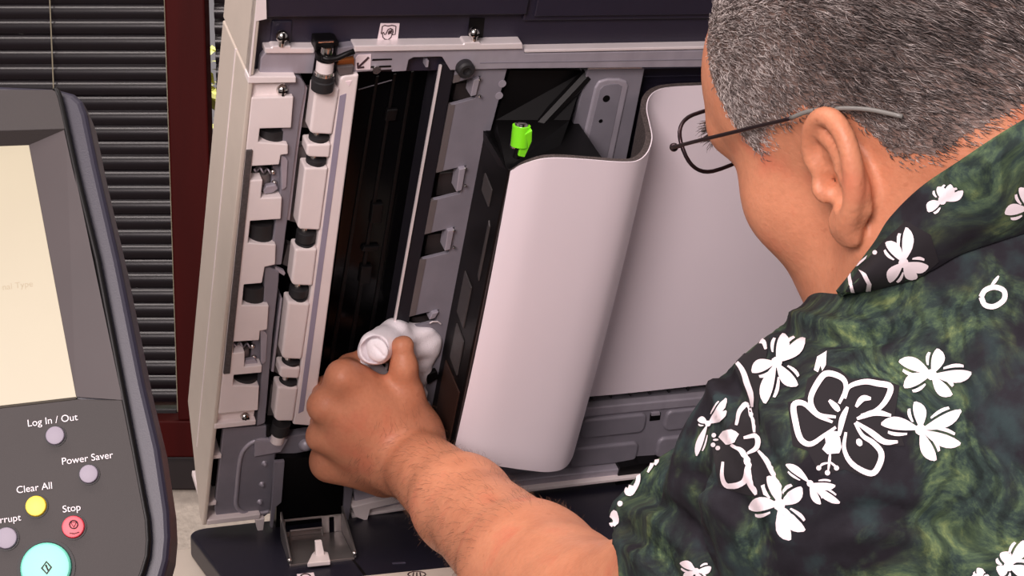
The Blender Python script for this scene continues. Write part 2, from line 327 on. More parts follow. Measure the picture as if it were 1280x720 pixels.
# --- dark interior
cav = MB().box(LID, U0+.004, UR, -.21, .265, -.042, -.05).build('inner_pan', BLACK, printer); tag(cav, 'black inside of the raised cover')
navr = MB().ext(LID, [(800, 86), (1200, 78), (1200, 480), (700, 480)], -.036, -.043).build('inner_navy_tray', NAVY, printer)
for y in (96, 102): MB().ext(LID, [(806, y), (1200, y-8), (1200, y-6.6), (806, y+1.4)], -.0345, -.037).build('tray_ridge', NAVY, navr)
gl = MB().ext(LID, [(449, 92), (549, 80), (470, 600), (385, 600)], -.033, -.042).build('scanning_glass', GLASS, printer); tag(gl, 'glossy black scanning strip being wiped')
strokes_ = MB().tube([LID.px(448, 112, -.0325), LID.px(490, 100, -.0325)], .0005).build('glass_edge', STEELD, gl)
for (x, y, a, b) in ((489, 145, 7, 14), (471, 268, 7, 24), (457, 345, 7, 22), (463, 312, 10, 6)):
    MB().ext(LID, [(x-a+2, y-b/2), (x+a+2, y-b/2-1), (x+a-1, y+b/2-1), (x-a-1, y+b/2)], -.029, -.034).build('guide_tab', BLACK, gl, bevel=.001)
for k in range(3):
    MB().ext(LID, [(470+22*k, 96-3*k), (474+22*k, 95-3*k), (414+22*k, 470), (409+22*k, 470)], -.0315, -.034).build('guide_rib', BLACK, gl, bevel=.0005)
# --- comb panel (white, left)
COMB = [(367, 121), (364, 160), (325, 161), (323, 178), (360, 180.5), (360, 193), (351, 194), (349, 206), (315, 208), (313, 226), (328.5, 225), (326, 248), (352.5, 247), (351, 274), (313, 276.5), (310, 304), (345, 306), (344, 331), (331, 334), (327.5, 354), (305, 356), (302.5, 382), (336, 382), (334, 412), (325, 414), (324, 425.5), (292, 427.5), (291, 442), (306, 440), (305.5, 459), (327.5, 457), (327, 466), (292.5, 469), (291, 482), (324, 482.5), (322.5, 513)]
q = uvs(COMB); poly = [(U0+.004, q[0][1])]+q+[(U0+.004, q[-1][1])]
comb = MB().extuv(LID, poly, 0, -.012).build('comb_panel', WHITE, printer, bevel=.0009); tag(comb, 'white notched panel along the left edge of the raised cover')
for nm, px, w0, w1 in (('end_ledge', [(310.5, 96), (370, 96), (370, 103.5), (310, 104.5)], .001, -.012), ('screw_recess', [(311, 104), (363, 104), (362.5, 121.5), (310, 121.5)], -.005, -.012),
                   ('screw_recess', [(270.5, 516), (318.5, 512.5), (316.5, 526), (270, 531)], -.005, -.012), ('end_ledge', [(268.5, 530.5), (320, 525.5), (319.5, 531), (268, 536.5)], .001, -.012)):
    MB().ext(LID, px, w0, w1).build(nm, WHITE, comb, bevel=.0007)
screw(352.5, 112, -.0045, .0048, comb); screw(306, 520, -.0045, .0042, comb)
st = MB().ext(LID, [(308.5, 188.5), (316, 188), (287.5, 467), (279.5, 468)], .0018, -.001).build('graphite_strip', GRAPH, comb, bevel=.0004); tag(st, 'dark graphite strip stuck along the notched panel')
for y0, y1, x in ((159, 179, 340), (276, 306, 326), (354, 383, 317), (468, 483, 306)):
    MB().cyl(LID.px(x, y0-2, -.014), LID.px(x-(y1-y0)*.1, y1+3, -.014), .0115, n=24).build('feed_roller', RUBBER, comb, smooth='auto')
    MB().ext(LID, [(x+15, y0), (x+20, y0), (x+18, y1), (x+13, y1)], -.012, -.02).build('roller_bracket', STEELD, comb)
# spring latches in two notches
for dx, dy in ((0, 0), (-25.5, 218)):
    g = lambda l: [(x+dx, y+dy) for x, y in l]
    ch = MB().ext(LID, g([(351, 194), (357, 197), (360, 201), (358, 234), (355, 237), (352, 237)]), -.003, -.008).build('latch_plate', STEEL, comb, bevel=.0006)
    MB().ext(LID, g([(341, 207), (352, 207), (351, 238), (338, 240)]), -.010, -.014).build('latch_plate', STEELD, comb, bevel=.0006)
    MB().ext(LID, g([(329, 239), (333, 233), (345, 231), (348, 236), (342, 241), (331, 243)]), -.004, -.009).build('latch_hook', STEEL, comb, bevel=.001)
    MB().cyl(LID.px(327+dx, 214+dy, -.016), LID.px(327+dx, 240+dy, -.016), .0075, n=18).build('latch_barrel', TAUPE, comb, smooth='auto')
    m = MB(); m.tube([LID.px(318+22*t+dx, 211.5+2.6*math.sin(t*15)+dy+3*t, -.009+.003*math.cos(t*15)) for t in np.linspace(0, 1, 40)], .0008, 6); m.build('latch_spring', STEEL, comb, smooth=True)
    m = MB(); ball(m, LID.px(341+dx, 214.5+dy, -.009), .0026); ball(m, LID.px(343+dx, 228+dy, -.009), .0024); m.build('latch_pin', CHROME, comb, smooth=True)
# --- grey channel between the two white columns
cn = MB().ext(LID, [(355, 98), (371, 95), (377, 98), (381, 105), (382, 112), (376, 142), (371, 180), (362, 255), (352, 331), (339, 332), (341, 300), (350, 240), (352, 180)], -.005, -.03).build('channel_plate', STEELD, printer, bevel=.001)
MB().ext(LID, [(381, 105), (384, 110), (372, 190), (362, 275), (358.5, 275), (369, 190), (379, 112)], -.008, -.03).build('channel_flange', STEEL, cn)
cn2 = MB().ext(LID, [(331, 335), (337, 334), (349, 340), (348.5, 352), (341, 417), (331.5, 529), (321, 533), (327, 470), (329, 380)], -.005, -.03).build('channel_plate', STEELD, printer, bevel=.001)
MB().ext(LID, [(350.5, 372), (353, 373), (342, 465), (339, 464)], -.008, -.03).build('channel_flange', STEEL, cn2)
MB().ext(LID, [(344, 334), (355, 339), (357, 342), (355, 345), (344, 338)], -.006, -.01).build('channel_clip', STEEL, cn2, bevel=.0005)
for px in ([(386, 112), (395, 114), (386, 160), (377, 159)], [(372, 184), (385, 182), (371, 278), (361, 276)], [(360, 306), (372, 310), (365, 336), (353, 330)], [(350, 388), (360, 386), (351, 470), (340, 462)], [(339, 480), (347, 486), (344, 522), (334, 520)]):
    MB().ext(LID, px, -.016, -.024).build('taupe_liner', TAUPE, printer)
# --- roller guide (white, second column)
gd = MB().ext(LID, [(424, 104), (425, 99), (430, 95), (449, 93), (391, 533), (366, 531)], .001, -.02).build('roller_guide', WHITE, printer, bevel=.0018, seg=3); tag(gd, 'white roller guide with black rubber rollers')
MB().ext(LID, [(425, 120), (433, 117), (379.5, 514), (373, 517)], .0014, -.001).build('groove_strip', LILAC, gd)  # groove of the guide drawn as a raised strip, its shade put into the lilac
MB().ext(LID, [(432, 102), (440, 101), (436, 108)], .0016, 0).build('moulded_arrow', STICK, gd)
TABS = [[(394, 111), (420, 109), (425, 112), (415.5, 169), (391, 167.5), (387, 165)], [(384, 181), (414, 180), (412, 197.5), (387, 196.5), (383, 194)], [(381, 210), (410.5, 210), (400, 288), (375, 287), (372, 284)], [(369, 311.5), (397, 311), (391, 358), (367, 357), (364, 353)], [(360, 377.5), (388, 380), (377.5, 450), (355, 449), (352, 445)], [(350.5, 459), (376, 460), (374, 474), (353, 473), (349, 470)], [(347, 483.5), (373, 485), (367, 527), (347, 527), (343, 523)]]
for t in TABS:
    MB().ext(LID, t, .003, -.014).build('guide_tab', WHITE, gd, bevel=.0024, seg=3)
def roller(x, y0, y1, r, w=-.004):
    c0, c1 = LID.px(x, y0, w), LID.px(x-(y1-y0)*.13, y1, w); ax = c1-c0; L = np.linalg.norm(ax); ax /= L
    MB().lathe(c0, ax, [(0, 0), (0, r*.8), (.001, r), (L-.001, r), (L, r*.8), (L, 0)], 24).build('guide_roller', RUBBER, gd, smooth='auto')
for x, y0, y1 in ((399, 167, 180), (395.5, 196, 211), (383, 287, 300), (381, 301, 312), (374, 357, 368), (372, 369, 380), (364, 448, 460), (360.5, 473, 485)): roller(x, y0, y1, .0084, -.0066)
MB().cyl(LID.px(403, 110, -.006), LID.px(350, 530, -.006), .0035, n=12).build('guide_shaft', CHROME, gd, smooth='auto')
# --- shaft end at the top, with bracket and copper contact
a0 = LID.px(409, 58, .004); a1 = LID.px(402.5, 112, .004); ax = (a1-a0)/np.linalg.norm(a1-a0); L = np.linalg.norm(a1-a0)
sf = MB().lathe(a0, ax, [(L*.22, 0), (L*.22, .0070), (L*.55, .0070), (L*.55, 0)], 28).build('bearing', WHITE, printer, smooth='auto')
MB().lathe(a0, ax, [(0, 0), (0, .0048), (L*.22, .0055), (L*.22, 0)], 24).build('shaft_end', CHROME, sf, smooth='auto')
MB().lathe(a0, ax, [(L*.16, .004), (L*.16, .0078), (L*.28, .0082), (L*.28, .004)], 28).build('retaining_ring', BLACK, sf, smooth='auto')
MB().lathe(a0, ax, [(L*.56, .004), (L*.56, .0078), (L*.62, .0082), (L*.63, .0082), (L*.63, .004)], 28).build('steel_washer', CHROME, sf, smooth='auto')
MB().lathe(a0, ax, [(L*.64, .004), (L*.64, .0088), (L*.74, .0085), (L*.76, .0095), (L*.98, .009), (L*.98, .004)], 28).build('rubber_bush', RUBBER, sf, smooth='auto')
MB().ext(LID, [(395, 52), (418, 51), (424, 53), (424, 58), (398, 59), (397, 66), (394, 66)], .002, -.012).build('top_bracket', BLACK, sf, bevel=.001)
MB().ext(LID, [(398, 52.5), (417, 51.5), (417, 53), (398, 54)], .003, .001).build('bracket_edge', CHROME, sf)
MB().ext(LID, [(422, 60), (443, 57), (442, 70), (421, 74)], -.004, -.014).build('bracket_arm', STEELD, sf, bevel=.0008)
MB().tube([LID.px(x, y, .012) for x, y in ((403, 72), (412, 75), (421, 73), (432, 68), (443, 64))], .0022, 8).build('latch_finger', BLACK, sf, smooth=True)
COP = mat('copper contact', (176, 110, 60), .35, metal=.7)
MB().ext(LID, [(423, 76), (443, 73), (443, 83), (421, 85)], -.002, -.012).build('copper_contact', COP, sf, bevel=.0006)
MB().ext(LID, [(421, 84), (443, 82), (441, 93), (424, 95)], .001, -.012).build('taupe_block', TAUPE, sf, bevel=.001)
b0 = LID.px(352, 528, -.002); b1 = LID.px(346, 552, -.002); ax = (b1-b0)/np.linalg.norm(b1-b0); L = np.linalg.norm(b1-b0)
be = MB().lathe(b0, ax, [(0, 0), (0, .0085), (L*.5, .0085), (L*.5, .0065), (L*.6, .0065), (L*.6, 0)], 24).build('rubber_bush', RUBBER, printer, smooth='auto')
MB().lathe(b0, ax, [(L*.6, 0), (L*.6, .0062), (L, .006), (L, 0)], 24).build('bearing', WHITE, be, smooth='auto')
MB().ext(LID, [(334, 530), (345, 530), (338, 546), (333, 545)], -.004, -.02).build('bush_holder', BLACK, be)
# --- right of the glass: thin bright line, dark strip, slotted grey plate
tl = MB().ext(LID, [(549.5, 82), (552.5, 82), (484, 463), (481.5, 463)], -.006, -.008).build('glass_retainer', BRIGHT, printer); tag(tl, 'thin bright retainer strip beside the black glass')
MB().ext(LID, [(551, 80), (570, 78), (494, 500), (478, 500)], -.008, -.04).build('dark_strip', mat('dark grey strip', (30, 28, 34), .45, spec=.3), printer, bevel=.001)
pl = [(569, 88), (634, 86), (609, 180), (601, 222), (594, 245), (577, 352), (568, 410), (551, 500), (505, 545), (493, 545)]
slots = [(411, 396, 36), (325, 293, 36), (251, 216, 36), (132, 104, 33)]   # (bottom y at left, top y at left, width)
def xl(y): return 568-(y-95)*.1875
left = []
for yb, yt, w in slots:
    left += [(xl(yb), yb), (xl(yb)+w, yb-9), (xl(yt)+w+2, yt-9), (xl(yt), yt)]
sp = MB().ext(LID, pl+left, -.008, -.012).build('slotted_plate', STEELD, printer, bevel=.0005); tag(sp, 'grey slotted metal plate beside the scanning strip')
prev = 94
for yb, yt, w in slots[::-1]+[(540, 540, 0)]:
    MB().ext(LID, [(xl(prev), prev), (xl(prev)+8, prev-1), (xl(yt)+8, yt-2), (xl(yt), yt)], -.0075, -.012).build('plate_fold', TAUPE, sp); prev = yb
for yb, yt, w in slots:
    x0 = xl(yt)
    MB().ext(LID, [(x0+w-7, yt-4), (x0+w+1, yt-6), (x0+w-4, yb-13), (x0+w-11, yb-11)], -.004, -.018).build('slot_lip', STEEL, sp, bevel=.0006)
    MB().ext(LID, [(x0+4, yt+1), (x0+w-7, yt-2), (x0+w-11, yb-9), (x0, yb-6)], -.02, -.03).build('slot_block', mat('dark brown block', (48, 42, 42), .5), sp, bevel=.0008)
    if yt < 300:
        for yy in (yt+1, yt+22): 
            m = MB(); ball(m, LID.px(x0+w+.5, yy-6, -.004), .0014, 8); m.build('slot_rivet', CHROME, sp)
for x, y in ((628, 105), (624, 120)): MB().cyl(LID.px(x, y, -.0075), LID.px(x, y, -.0075)-LID.n*.003, .0034, n=16).build('plate_disc', STEEL, sp)
# --- black scan unit box behind the folded backing sheet
WS = .052                                       # height of its outer edge above the cover plane
bx = MB()
tL = LID.uv(632, 212, WS); bL = LID.uv(567, 562, WS); tR = (tL[0]+.115, tL[1]+.0)
ug = (tL[0]+bL[0])/2
box_o = MB().extuv(LID, [(ug, tL[1]), (ug+.006, tL[1]), (ug+.006, bL[1]), (ug, bL[1])], WS, -.042).build('scan_unit_side', BLACK, printer, bevel=.001); tag(box_o, 'black side wall of the scan unit')
MB().extuv(LID, [(ug, tL[1]), (ug+.09, tL[1]), (ug+.09, tL[1]+.006), (ug, tL[1]+.006)], WS-.012, -.042).build('scan_unit_end', BLACK, box_o, bevel=.001)
tp_ = [LID.pt(*LID.uv(x, y, w), w) for x, y, w in ((633, 212, WS), (606, 199, -.004), (620, 150, -.010), (637, 88, -.018), (732, 88, -.026), (712, 150, .0), (694, 200, .030))]; bt_ = [LID.pt(*LID.uv(x, y, w), -.0415) for x, y, w in ((633, 212, WS), (606, 199, -.004), (620, 150, -.010), (637, 88, -.018), (732, 88, -.026), (712, 150, .0), (694, 200, .030))]
cm = MB(); cm.add(tp_+bt_, [(0, 1, 2), (0, 2, 5), (0, 5, 6), (2, 3, 4), (2, 4, 5), tuple(range(13, 6, -1))]+[(i, i+7, (i+1) % 7+7, (i+1) % 7) for i in range(7)]); cm.build('scan_unit_corner', BLACK, box_o)
MB().tube([LID.pt(ug+.003, tL[1], WS), LID.pt(ug+.003, bL[1], WS)], .0014, 6).build('scan_unit_edge', mat('worn dark edge', (60, 52, 52), .3), box_o)
FIT = mat('dark grey fitting', (62, 58, 58), .5)
for t0, t1, w0, w1, m_ in ((.10, .17, .010, .030, FIT), (.44, .60, .008, .028, FIT), (.62, .76, .012, .034, FIT), (.78, .99, .004, .046, BROWN), (.2, .4, .036, .040, FIT)):
    va, vb = tL[1]+(bL[1]-tL[1])*t0, tL[1]+(bL[1]-tL[1])*t1
    MB().prism([LID.pt(ug-.0012, va, w0), LID.pt(ug-.0012, va+.004, w1), LID.pt(ug-.0012, vb, w1), LID.pt(ug-.0012, vb-.004, w0)], [LID.pt(ug+.001, va, w0), LID.pt(ug+.001, va+.004, w1), LID.pt(ug+.001, vb, w1), LID.pt(ug+.001, vb-.004, w0)]).build('side_fitting', m_, box_o, bevel=.0004)
MB().ext(LID, [(531, 470), (546, 464), (549, 472), (535, 481)], -.002, -.008).build('small_clip', BLACK, printer, bevel=.0008)
MB().tube([LID.px(x, y, -.006) for x, y in ((537, 404), (541, 402), (547, 402), (551, 405))], .0007, 6).build('wire_hook', BRIGHT, sp)
ctr = MB().tube([LID.px(735, 92, -.02), LID.px(660, 172, .0)], .006, 8).build('scan_unit_strut', BLACK, box_o)
# green lever
gw = .045; c = LID.px(652, 156, gw); axd = LID.d*.86+LID.n*.2; axd /= np.linalg.norm(axd)
gl_ = MB().lathe(c, axd, [(0, 0), (.0005, .0075), (.018, .0075), (.018, 0)], 24).build('green_lever', LIME, printer, smooth='auto'); tag(gl_, 'lime green release lever')
MB().ext(LID, [(656, 168), (665.5, 163), (665, 177), (656, 197), (648, 195.5), (651.5, 180)], gw+.009, gw+.003).build('lever_tab', LIME, gl_, bevel=.0008)
MB().lathe(c, -axd, [(-.001, 0), (-.001, .0058), (.0015, .0055), (.0025, .003), (.0025, 0)], 20).build('lever_screw', CHROME, gl_, smooth='auto')
m = MB(); ball(m, LID.px(643.5, 181, gw), .0042, 14); m.build('lever_pin', CHROME, gl_, smooth=True)
MB().cyl(c+axd*.018, c+axd*.03-LID.n*.004, .0035, n=10).build('lever_post', BLACK, gl_)
# grey embossed bracket
bk = MB().ext(LID, [(735, 86), (806, 85), (783, 200), (704, 205)], -.014, -.03).build('embossed_bracket', STEELD, printer, bevel=.0008); tag(bk, 'grey embossed steel bracket with two round holes')
MB().ext(LID, [(735.5, 84.5), (803, 83.5), (803, 86), (735, 87)], -.012, -.03).build('highlight_edge', BRIGHT, bk, bevel=.0005)
em = [(744, 110), (749, 102), (760, 99), (775, 99), (784, 102), (786, 108), (766, 202), (722, 205)]
MB().ext(LID, em, -.0122, -.02).build('bracket_emboss', STEEL, bk, bevel=.0018, seg=3)
MB().ext(LID, [(750, 112), (755, 107), (764, 105), (773, 105), (778, 108), (758, 203), (728, 205)], -.0118, -.02).build('bracket_emboss_inner', STEELD, bk, bevel=.0005)
for x, y, r in ((758, 123.5, .0033), (751, 151.5, .0018)): MB().cyl(LID.px(x, y, -.0114), LID.px(x, y, -.0114)-LID.n*.002, r, n=18).build('bracket_hole', BLACK, bk)
# --- lower grey metal pan
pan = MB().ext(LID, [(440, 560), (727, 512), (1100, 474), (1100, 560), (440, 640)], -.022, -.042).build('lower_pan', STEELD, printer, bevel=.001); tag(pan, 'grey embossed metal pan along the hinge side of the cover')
MB().ext(LID, [(600, 523), (1100, 476), (1100, 486), (600, 534)], -.0195, -.03).build('pan_ledge', STEEL, pan, bevel=.0015)
MB().ext(LID, [(440, 632), (657, 600), (1100, 549), (1100, 558), (657, 609), (440, 642)], -.012, -.03).build('pan_flange', STEEL, pan, bevel=.0015)
MB().ext(LID, [(440, 645), (657, 612), (1100, 560), (1100, 563), (657, 615.5), (440, 648)], -.006, -.03).build('pan_lip', WHITE, pan, bevel=.0006)
def rr(x0, y0, x1, y1, sl, lean, k=6):
    out = []; r = min((y1-y0), (x1-x0))*.32
    for cx, cy, a0 in ((x1-r, y0+r, -90), (x1-r, y1-r, 0), (x0+r, y1-r, 90), (x0+r, y0+r, 180)):
        for i in range(k+1):
            a = math.radians(a0+90*i/k); X, Y = cx+r*math.cos(a), cy+r*math.sin(a); out.append((X-(Y-y0)*lean, Y+(X-x0)*sl))
    return out
for x0, y0, x1, y1 in ((728, 526, 810, 550), (716, 562, 800, 586), (834, 515, 920, 540), (824, 549, 910, 574), (622, 537, 706, 561), (610, 573, 692, 597)):
    MB().ext(LID, rr(x0, y0, x1, y1, -.105, .2), -.0185, -.03).build('emboss', STEELD, pan, bevel=.0028, seg=4)
MB().ext(LID, [(813, 517), (826, 515.5), (825, 525), (812, 526.5)], -.0215, -.024).build('pan_slot', BLACK, pan)
MB().ext(LID, [(815, 517), (825, 516), (825, 519), (814.5, 520)], -.0195, -.022).build('slot_tongue', STEEL, pan)
MB().ext(LID, [(775, 585), (800, 580), (830, 578), (830, 600), (770, 606)], -.010, -.03).build('pan_stop', BLACK, pan)
for k in range(14): MB().ext(LID, [(740+24*k, 489-2.3*k), (742+24*k, 489-2.3*k), (741+24*k, 500-2.3*k), (739+24*k, 500-2.3*k)], -.030, -.042).build('vent_rib', RUBBER, pan)
# --- lower left embossed plate, hinge
lp_ = MB().ext(LID, [(279, 536), (334, 533), (333, 556), (345, 559), (338, 640), (331, 646), (280, 650), (271, 646), (268, 636)], -.006, -.012).build('hinge_cover_plate', STEELD, printer, bevel=.001); tag(lp_, 'grey embossed plate over the left hinge')
MB().ext(LID, [(320, 553), (340, 556), (333, 641), (312, 642), (300, 638), (295, 628), (299, 580), (306, 562)], -.0085, -.012)
ring = spline([(345, 549), (322, 550), (308, 558), (300, 574), (296, 612), (295, 630), (302, 639), (318, 642), (337, 639)], 6)
MB().tube([LID.px(q[0], q[1], -.006) for q in ring], .0022, 8).build('plate_emboss', STEEL, lp_, smooth=True)
MB().ext(LID, [(319, 551), (336, 552), (338, 546), (360, 549), (351, 565), (318, 571)], -.003, -.006).build('bent_tab', STEEL, lp_, bevel=.0005)
for y in (579, 605, 627):
    MB().lathe(LID.px(330.5-(y-579)*.12, y, -.006), LID.n, [(0, .0030), (.001, .0020), (.003, .0015), (.0035, 0)], 14).build('rivet', STEEL, lp_, smooth='auto')
MB().ext(LID, [(345, 548), (400, 540), (398, 562), (343, 572)], -.010, -.02).build('cross_plate', STEELD, printer, bevel=.001)
m = MB(); ball(m, LID.px(382, 555, -.010), .007, 16); m.build('plate_dimple', STEEL, printer, smooth=True)
hg = MB().ext(LID, [(343, 578), (356, 577), (352, 628), (345, 634), (341, 660), (338, 660)], .004, .000).build('hinge_arm', STEELD, printer, bevel=.0006)
MB().ext(LID, [(347, 572), (435, 572), (428, 655), (345, 660)], -.004, -.03).build('hinge_recess', BLACK, hg)
MB().ext(LID, [(431, 606), (441, 612), (436, 650), (429, 648)], .004, .0).build('hinge_arm', STEELD, hg, bevel=.0006)
MB().ext(LID, [(442, 614), (500, 602), (500, 618), (444, 634)], -.003, -.02).build('hinge_crossbar', STEEL, hg, bevel=.0015)
MB().ext(LID, [(440, 634), (500, 620), (500, 628), (463, 637), (459, 652), (444, 646)], .004, -.02).build('hinge_guard', WHITE, hg, bevel=.0008)
# --- scanner bed and cabinet
u0, v0 = BED.uv(233, 662); u1 = .80
bed = []
for a in range(0, 91, 15): bed.append((u0+.02-.02*math.cos(math.radians(a)), v0+.02-.02*math.sin(math.radians(a))))
bed = [(u0, .56)]+bed+[(u1, v0), (u1, .56)]
bd = MB().extuv(BED, bed, 0, -.022).build('scanner_bed', BEDN, printer, bevel=.003, seg=3); tag(bd, 'dark navy scanner bed under the raised cover')
cb = MB().box(BED, u0-.06, u1+.02, v0-.015, .60, -.022, -(ZB-.004)).build('cabinet', BODYW, printer, bevel=.006, seg=3); tag(cb, 'off white printer cabinet')
seam = MB().ext(BED, [(431, 688), (434, 688), (461, 722), (457, 722)], .0003, -.002).build('bed_seam', BLACK, bd)
gs = MB().ext(BED, [(452, 720), (560, 709), (660, 700), (760, 760), (470, 790)], .002, -.002).build('glass_surround', BODYW, bd, bevel=.0005)
lbl = MB().ext(BED, [(371, 717.5), (392, 715.5), (394, 722), (372, 724)], .0008, -.001).build('bed_sticker', STICK, bd)
MB().tube([BED.px(382+6*math.cos(t), 720+2.6*math.sin(t), .0011) for t in np.linspace(0, 6.2, 14)], .0006, 6, True).build('printed_mark', INK, bd)
MB().tube([BED.px(521+11*math.cos(t), 718+3.6*math.sin(t), .0022) for t in np.linspace(0, 6.1, 24)], .0006, 6, True).build('printed_mark', INK, gs)
m = MB()
for dx in (-4, 0, 4): m.tube([BED.px(521+dx, 716, .0022), BED.px(521+dx*1.3, 722, .0022)], .0006, 6)
m.build('printed_mark', INK, gs)
MB().ext(BED, [(490, 703), (506, 702), (507, 703.4), (491, 704.4)], .0006, -.001).build('moulded_mark', mat('faint mark', (70, 66, 82), .5), bd)
# hinge bracket standing on the bed
hb = MB().ext(BED, [(351, 672), (427, 664), (443, 697), (362, 706)], .002, -.001).build('hinge_bracket', HINGE, printer, bevel=.0005); tag(hb, 'shiny steel hinge bracket on the scanner bed')
B0, B1 = BED.px(351, 672, .002), BED.px(427, 664, .002); up = np.array([0, 0, 1.]); H = .017
def up_quad(t0, t1, h0, h1, name='bracket_back', th=.0015):
    a, b = B0+(B1-B0)*t0, B0+(B1-B0)*t1; k = away*th
    MB().prism([a+up*h0, b+up*h0, b+up*h1, a+up*h1], [a+up*h0+k, b+up*h0+k, b+up*h1+k, a+up*h1+k]).build(name, HINGE, hb, bevel=.0003)
up_quad(0, .08, 0, H); up_quad(.68, .80, 0, H); up_quad(.88, 1, 0, H); up_quad(.0, 1, H-.0022, H); up_quad(.08, .68, 0, .0045)
for s_, px in ((0, (362, 706)), (1, (443, 697))):
    a = B0 if s_ == 0 else B1; b = BED.px(px[0], px[1], .002); k = r_*.0018
    MB().prism([a, b, b+up*.006, a+up*(H+.008)], [a+k, b+k, b+up*.006+k, a+up*(H+.008)+k]).build('bracket_cheek', HINGE, hb, bevel=.0003)
    m = MB(); ball(m, b+up*.004, .0022, 10); m.build('bracket_bead', CHROME, hb, smooth=True)
MB().tube([B0+(B1-B0)*.12+up*.001-away*.008, B0+(B1-B0)*.12+up*.008-away*.008, B0+(B1-B0)*.64+up*.008-away*.008, B0+(B1-B0)*.64+up*.001-away*.008], .0013, 6).build('bracket_staple', HINGE, hb)
MB().ext(BED, [(384, 704), (413, 701), (410, 690), (396, 686), (390, 692)], .006, .002).build('white_clip', WHITE, hb, bevel=.0008)
c0 = BED.px(401, 697, .004); MB().prism([c0-r_*.004, c0+r_*.004, c0+r_*.003+up*.014+away*.006, c0-r_*.003+up*.014+away*.006], [c0-r_*.004+away*.004, c0+r_*.004+away*.004, c0+r_*.003+up*.014+away*.01, c0-r_*.003+up*.014+away*.01]).build('white_clip', WHITE, hb, bevel=.0008)
# --- control panel
fs = [(-60, 112), (66, 112), (70, 114), (73, 122), (92, 210), (120, 325), (150, 482), (165, 560), (182, 650), (183.5, 675), (182, 695), (176, 715), (170, 730), (150, 760), (-60, 790)]
ns = [(-60, 104), (70, 110), (92, 116), (103, 126), (109, 142), (122, 205), (150, 326), (181, 480), (200, 560), (212, 640), (213.5, 672), (211, 700), (205, 722), (196, 745), (176, 775), (-60, 815)]
cpn = MB().ext(PAN, ns, -.008, -.05).build('control_panel', PNAVY, printer, bevel=.004, seg=3); tag(cpn, 'control panel with indigo rim, lit touch screen and round buttons')
MB().tube([PAN.px(x+1.2, y, -.002) for x, y in fs[1:-1]], .0022, 8).build('face_gasket', BLACK, cpn, smooth=True)
MB().ext(PAN, [(x-4 if x > 0 else x, y+3) for x, y in fs], -.009, -.02).build('panel_tray', BLACK, cpn)
so = [(-60, 166), (70, 163), (96, 290), (146, 505), (98, 500), (-60, 519)]
scr = [(-60, 185), (36, 181.5), (95, 496), (-60, 514)]
face = fs[:1]+fs[1:4]+[fs[4]]
fm = MB()
top_ = [(-60, 112), (66, 112), (70, 114), (73, 122), (82, 161.5), (-60, 166)]
bot_ = [(-60, 517), (95, 499), (153, 500)]+fs[7:]
fm.ext(PAN, top_, 0, -.02).build('panel_face', PFACE, cpn, bevel=.0006); MB().ext(PAN, bot_, 0, -.02).build('panel_face', PFACE, cpn, bevel=.0006)
F = lambda q, w: PAN.px(q[0], q[1], w)
MB().add([F((82, 161.5), 0), F((153, 500), 0), F((95, 496), -.006), F((36, 181.5), -.006)], [(0, 1, 2, 3)]).build('screen_bezel', mat('bezel lit grey', (60, 52, 53), .5, var=.05), cpn)  # slope that catches light, painted lighter than the other bezel sides
MB().add([F((-60, 166), 0), F((82, 161.5), 0), F((36, 181.5), -.006), F((-60, 185), -.006)], [(0, 1, 2, 3)]).build('screen_bezel', PFACE, cpn)
MB().add([F((-60, 517), 0), F((95, 499), 0), F((95, 496), -.006), F((-60, 514), -.006)], [(0, 1, 2, 3)]).build('screen_bezel', PFACE, cpn)
sc = MB().ext(PAN, scr, -.0055, -.012).build('touch_screen', SCREEN, cpn); tag(sc, 'bright cream touch screen')
for px, m_ in (([(-60, 265), (42, 249), (47, 275), (-60, 290)], SCRL), ([(-60, 440), (74, 430), (76, 438), (-60, 452)], SCRL), ([(-60, 412), (34, 403), (37, 423), (-60, 434)], SCRT), ([(38, 402), (62, 399), (66, 420), (41, 423)], SCRL), ([(-60, 450), (80, 438), (82, 443), (-60, 456)], SCRT), ([(31, 231), (37, 230), (40, 246), (35, 247)], SCRL)):
    MB().ext(PAN, px, -.0058, -.0062).build('screen_field', m_, cpn)
text(PAN, 'nal Type', 22, 357, 8, -.0055, SCRT, cpn, 'screen_lettering')
for s_, x, y, h in (('Log In / Out', 65.5, 525.5, 9.2), ('Power Saver', 109, 573, 9.2), ('Clear All', 43, 610, 9.2), ('Stop', 89.5, 635.5, 9.2), ('Interrupt', 3, 650, 9.2)):
    text(PAN, s_, x, y, h, .0006, PRINT, cpn, 'button_lettering')
def button(x, y, rp, m_, lab, h=.003):
    c = PAN.px(x, y, 0); r = float(np.linalg.norm(PAN.px(x+rp, y, 0)-c))
    MB().lathe(c, PAN.n, [(.0001, r*1.0), (.0005, r*1.14), (.0008, r*1.14), (.0008, r*1.02), (.0002, r*1.0)], 40).build('button_collar', BLACK, cpn, smooth='auto')
    o = MB().lathe(c, PAN.n, [(0, r), (h*.7, r*.98), (h*.95, r*.92), (h, r*.8), (h, 0)], 40).build('button', m_, cpn, smooth='auto'); tag(o, lab); return r
button(69.5, 545, 12, BGREY, 'grey log in button'); button(111.5, 593, 12, BGREY, 'grey power saver button')
button(45.5, 633, 13.3, BYEL, 'yellow clear all button'); button(92, 659, 14.3, BRED, 'red stop button'); button(8.5, 673, 14, BGREY, 'grey interrupt button')
button(58, 710, 32, BTEAL, 'large teal start button', .004)
pt = lambda l, w: [PAN.px(x, y, w) for x, y in l]
m = MB(); m.tube(pt([(58, 702), (64, 709), (58.5, 717), (52, 710)], .0043), .0005, 6, True); m.tube(pt([(57, 706), (60, 713)], .0043), .0005, 6); m.build('button_symbol', INK, cpn)
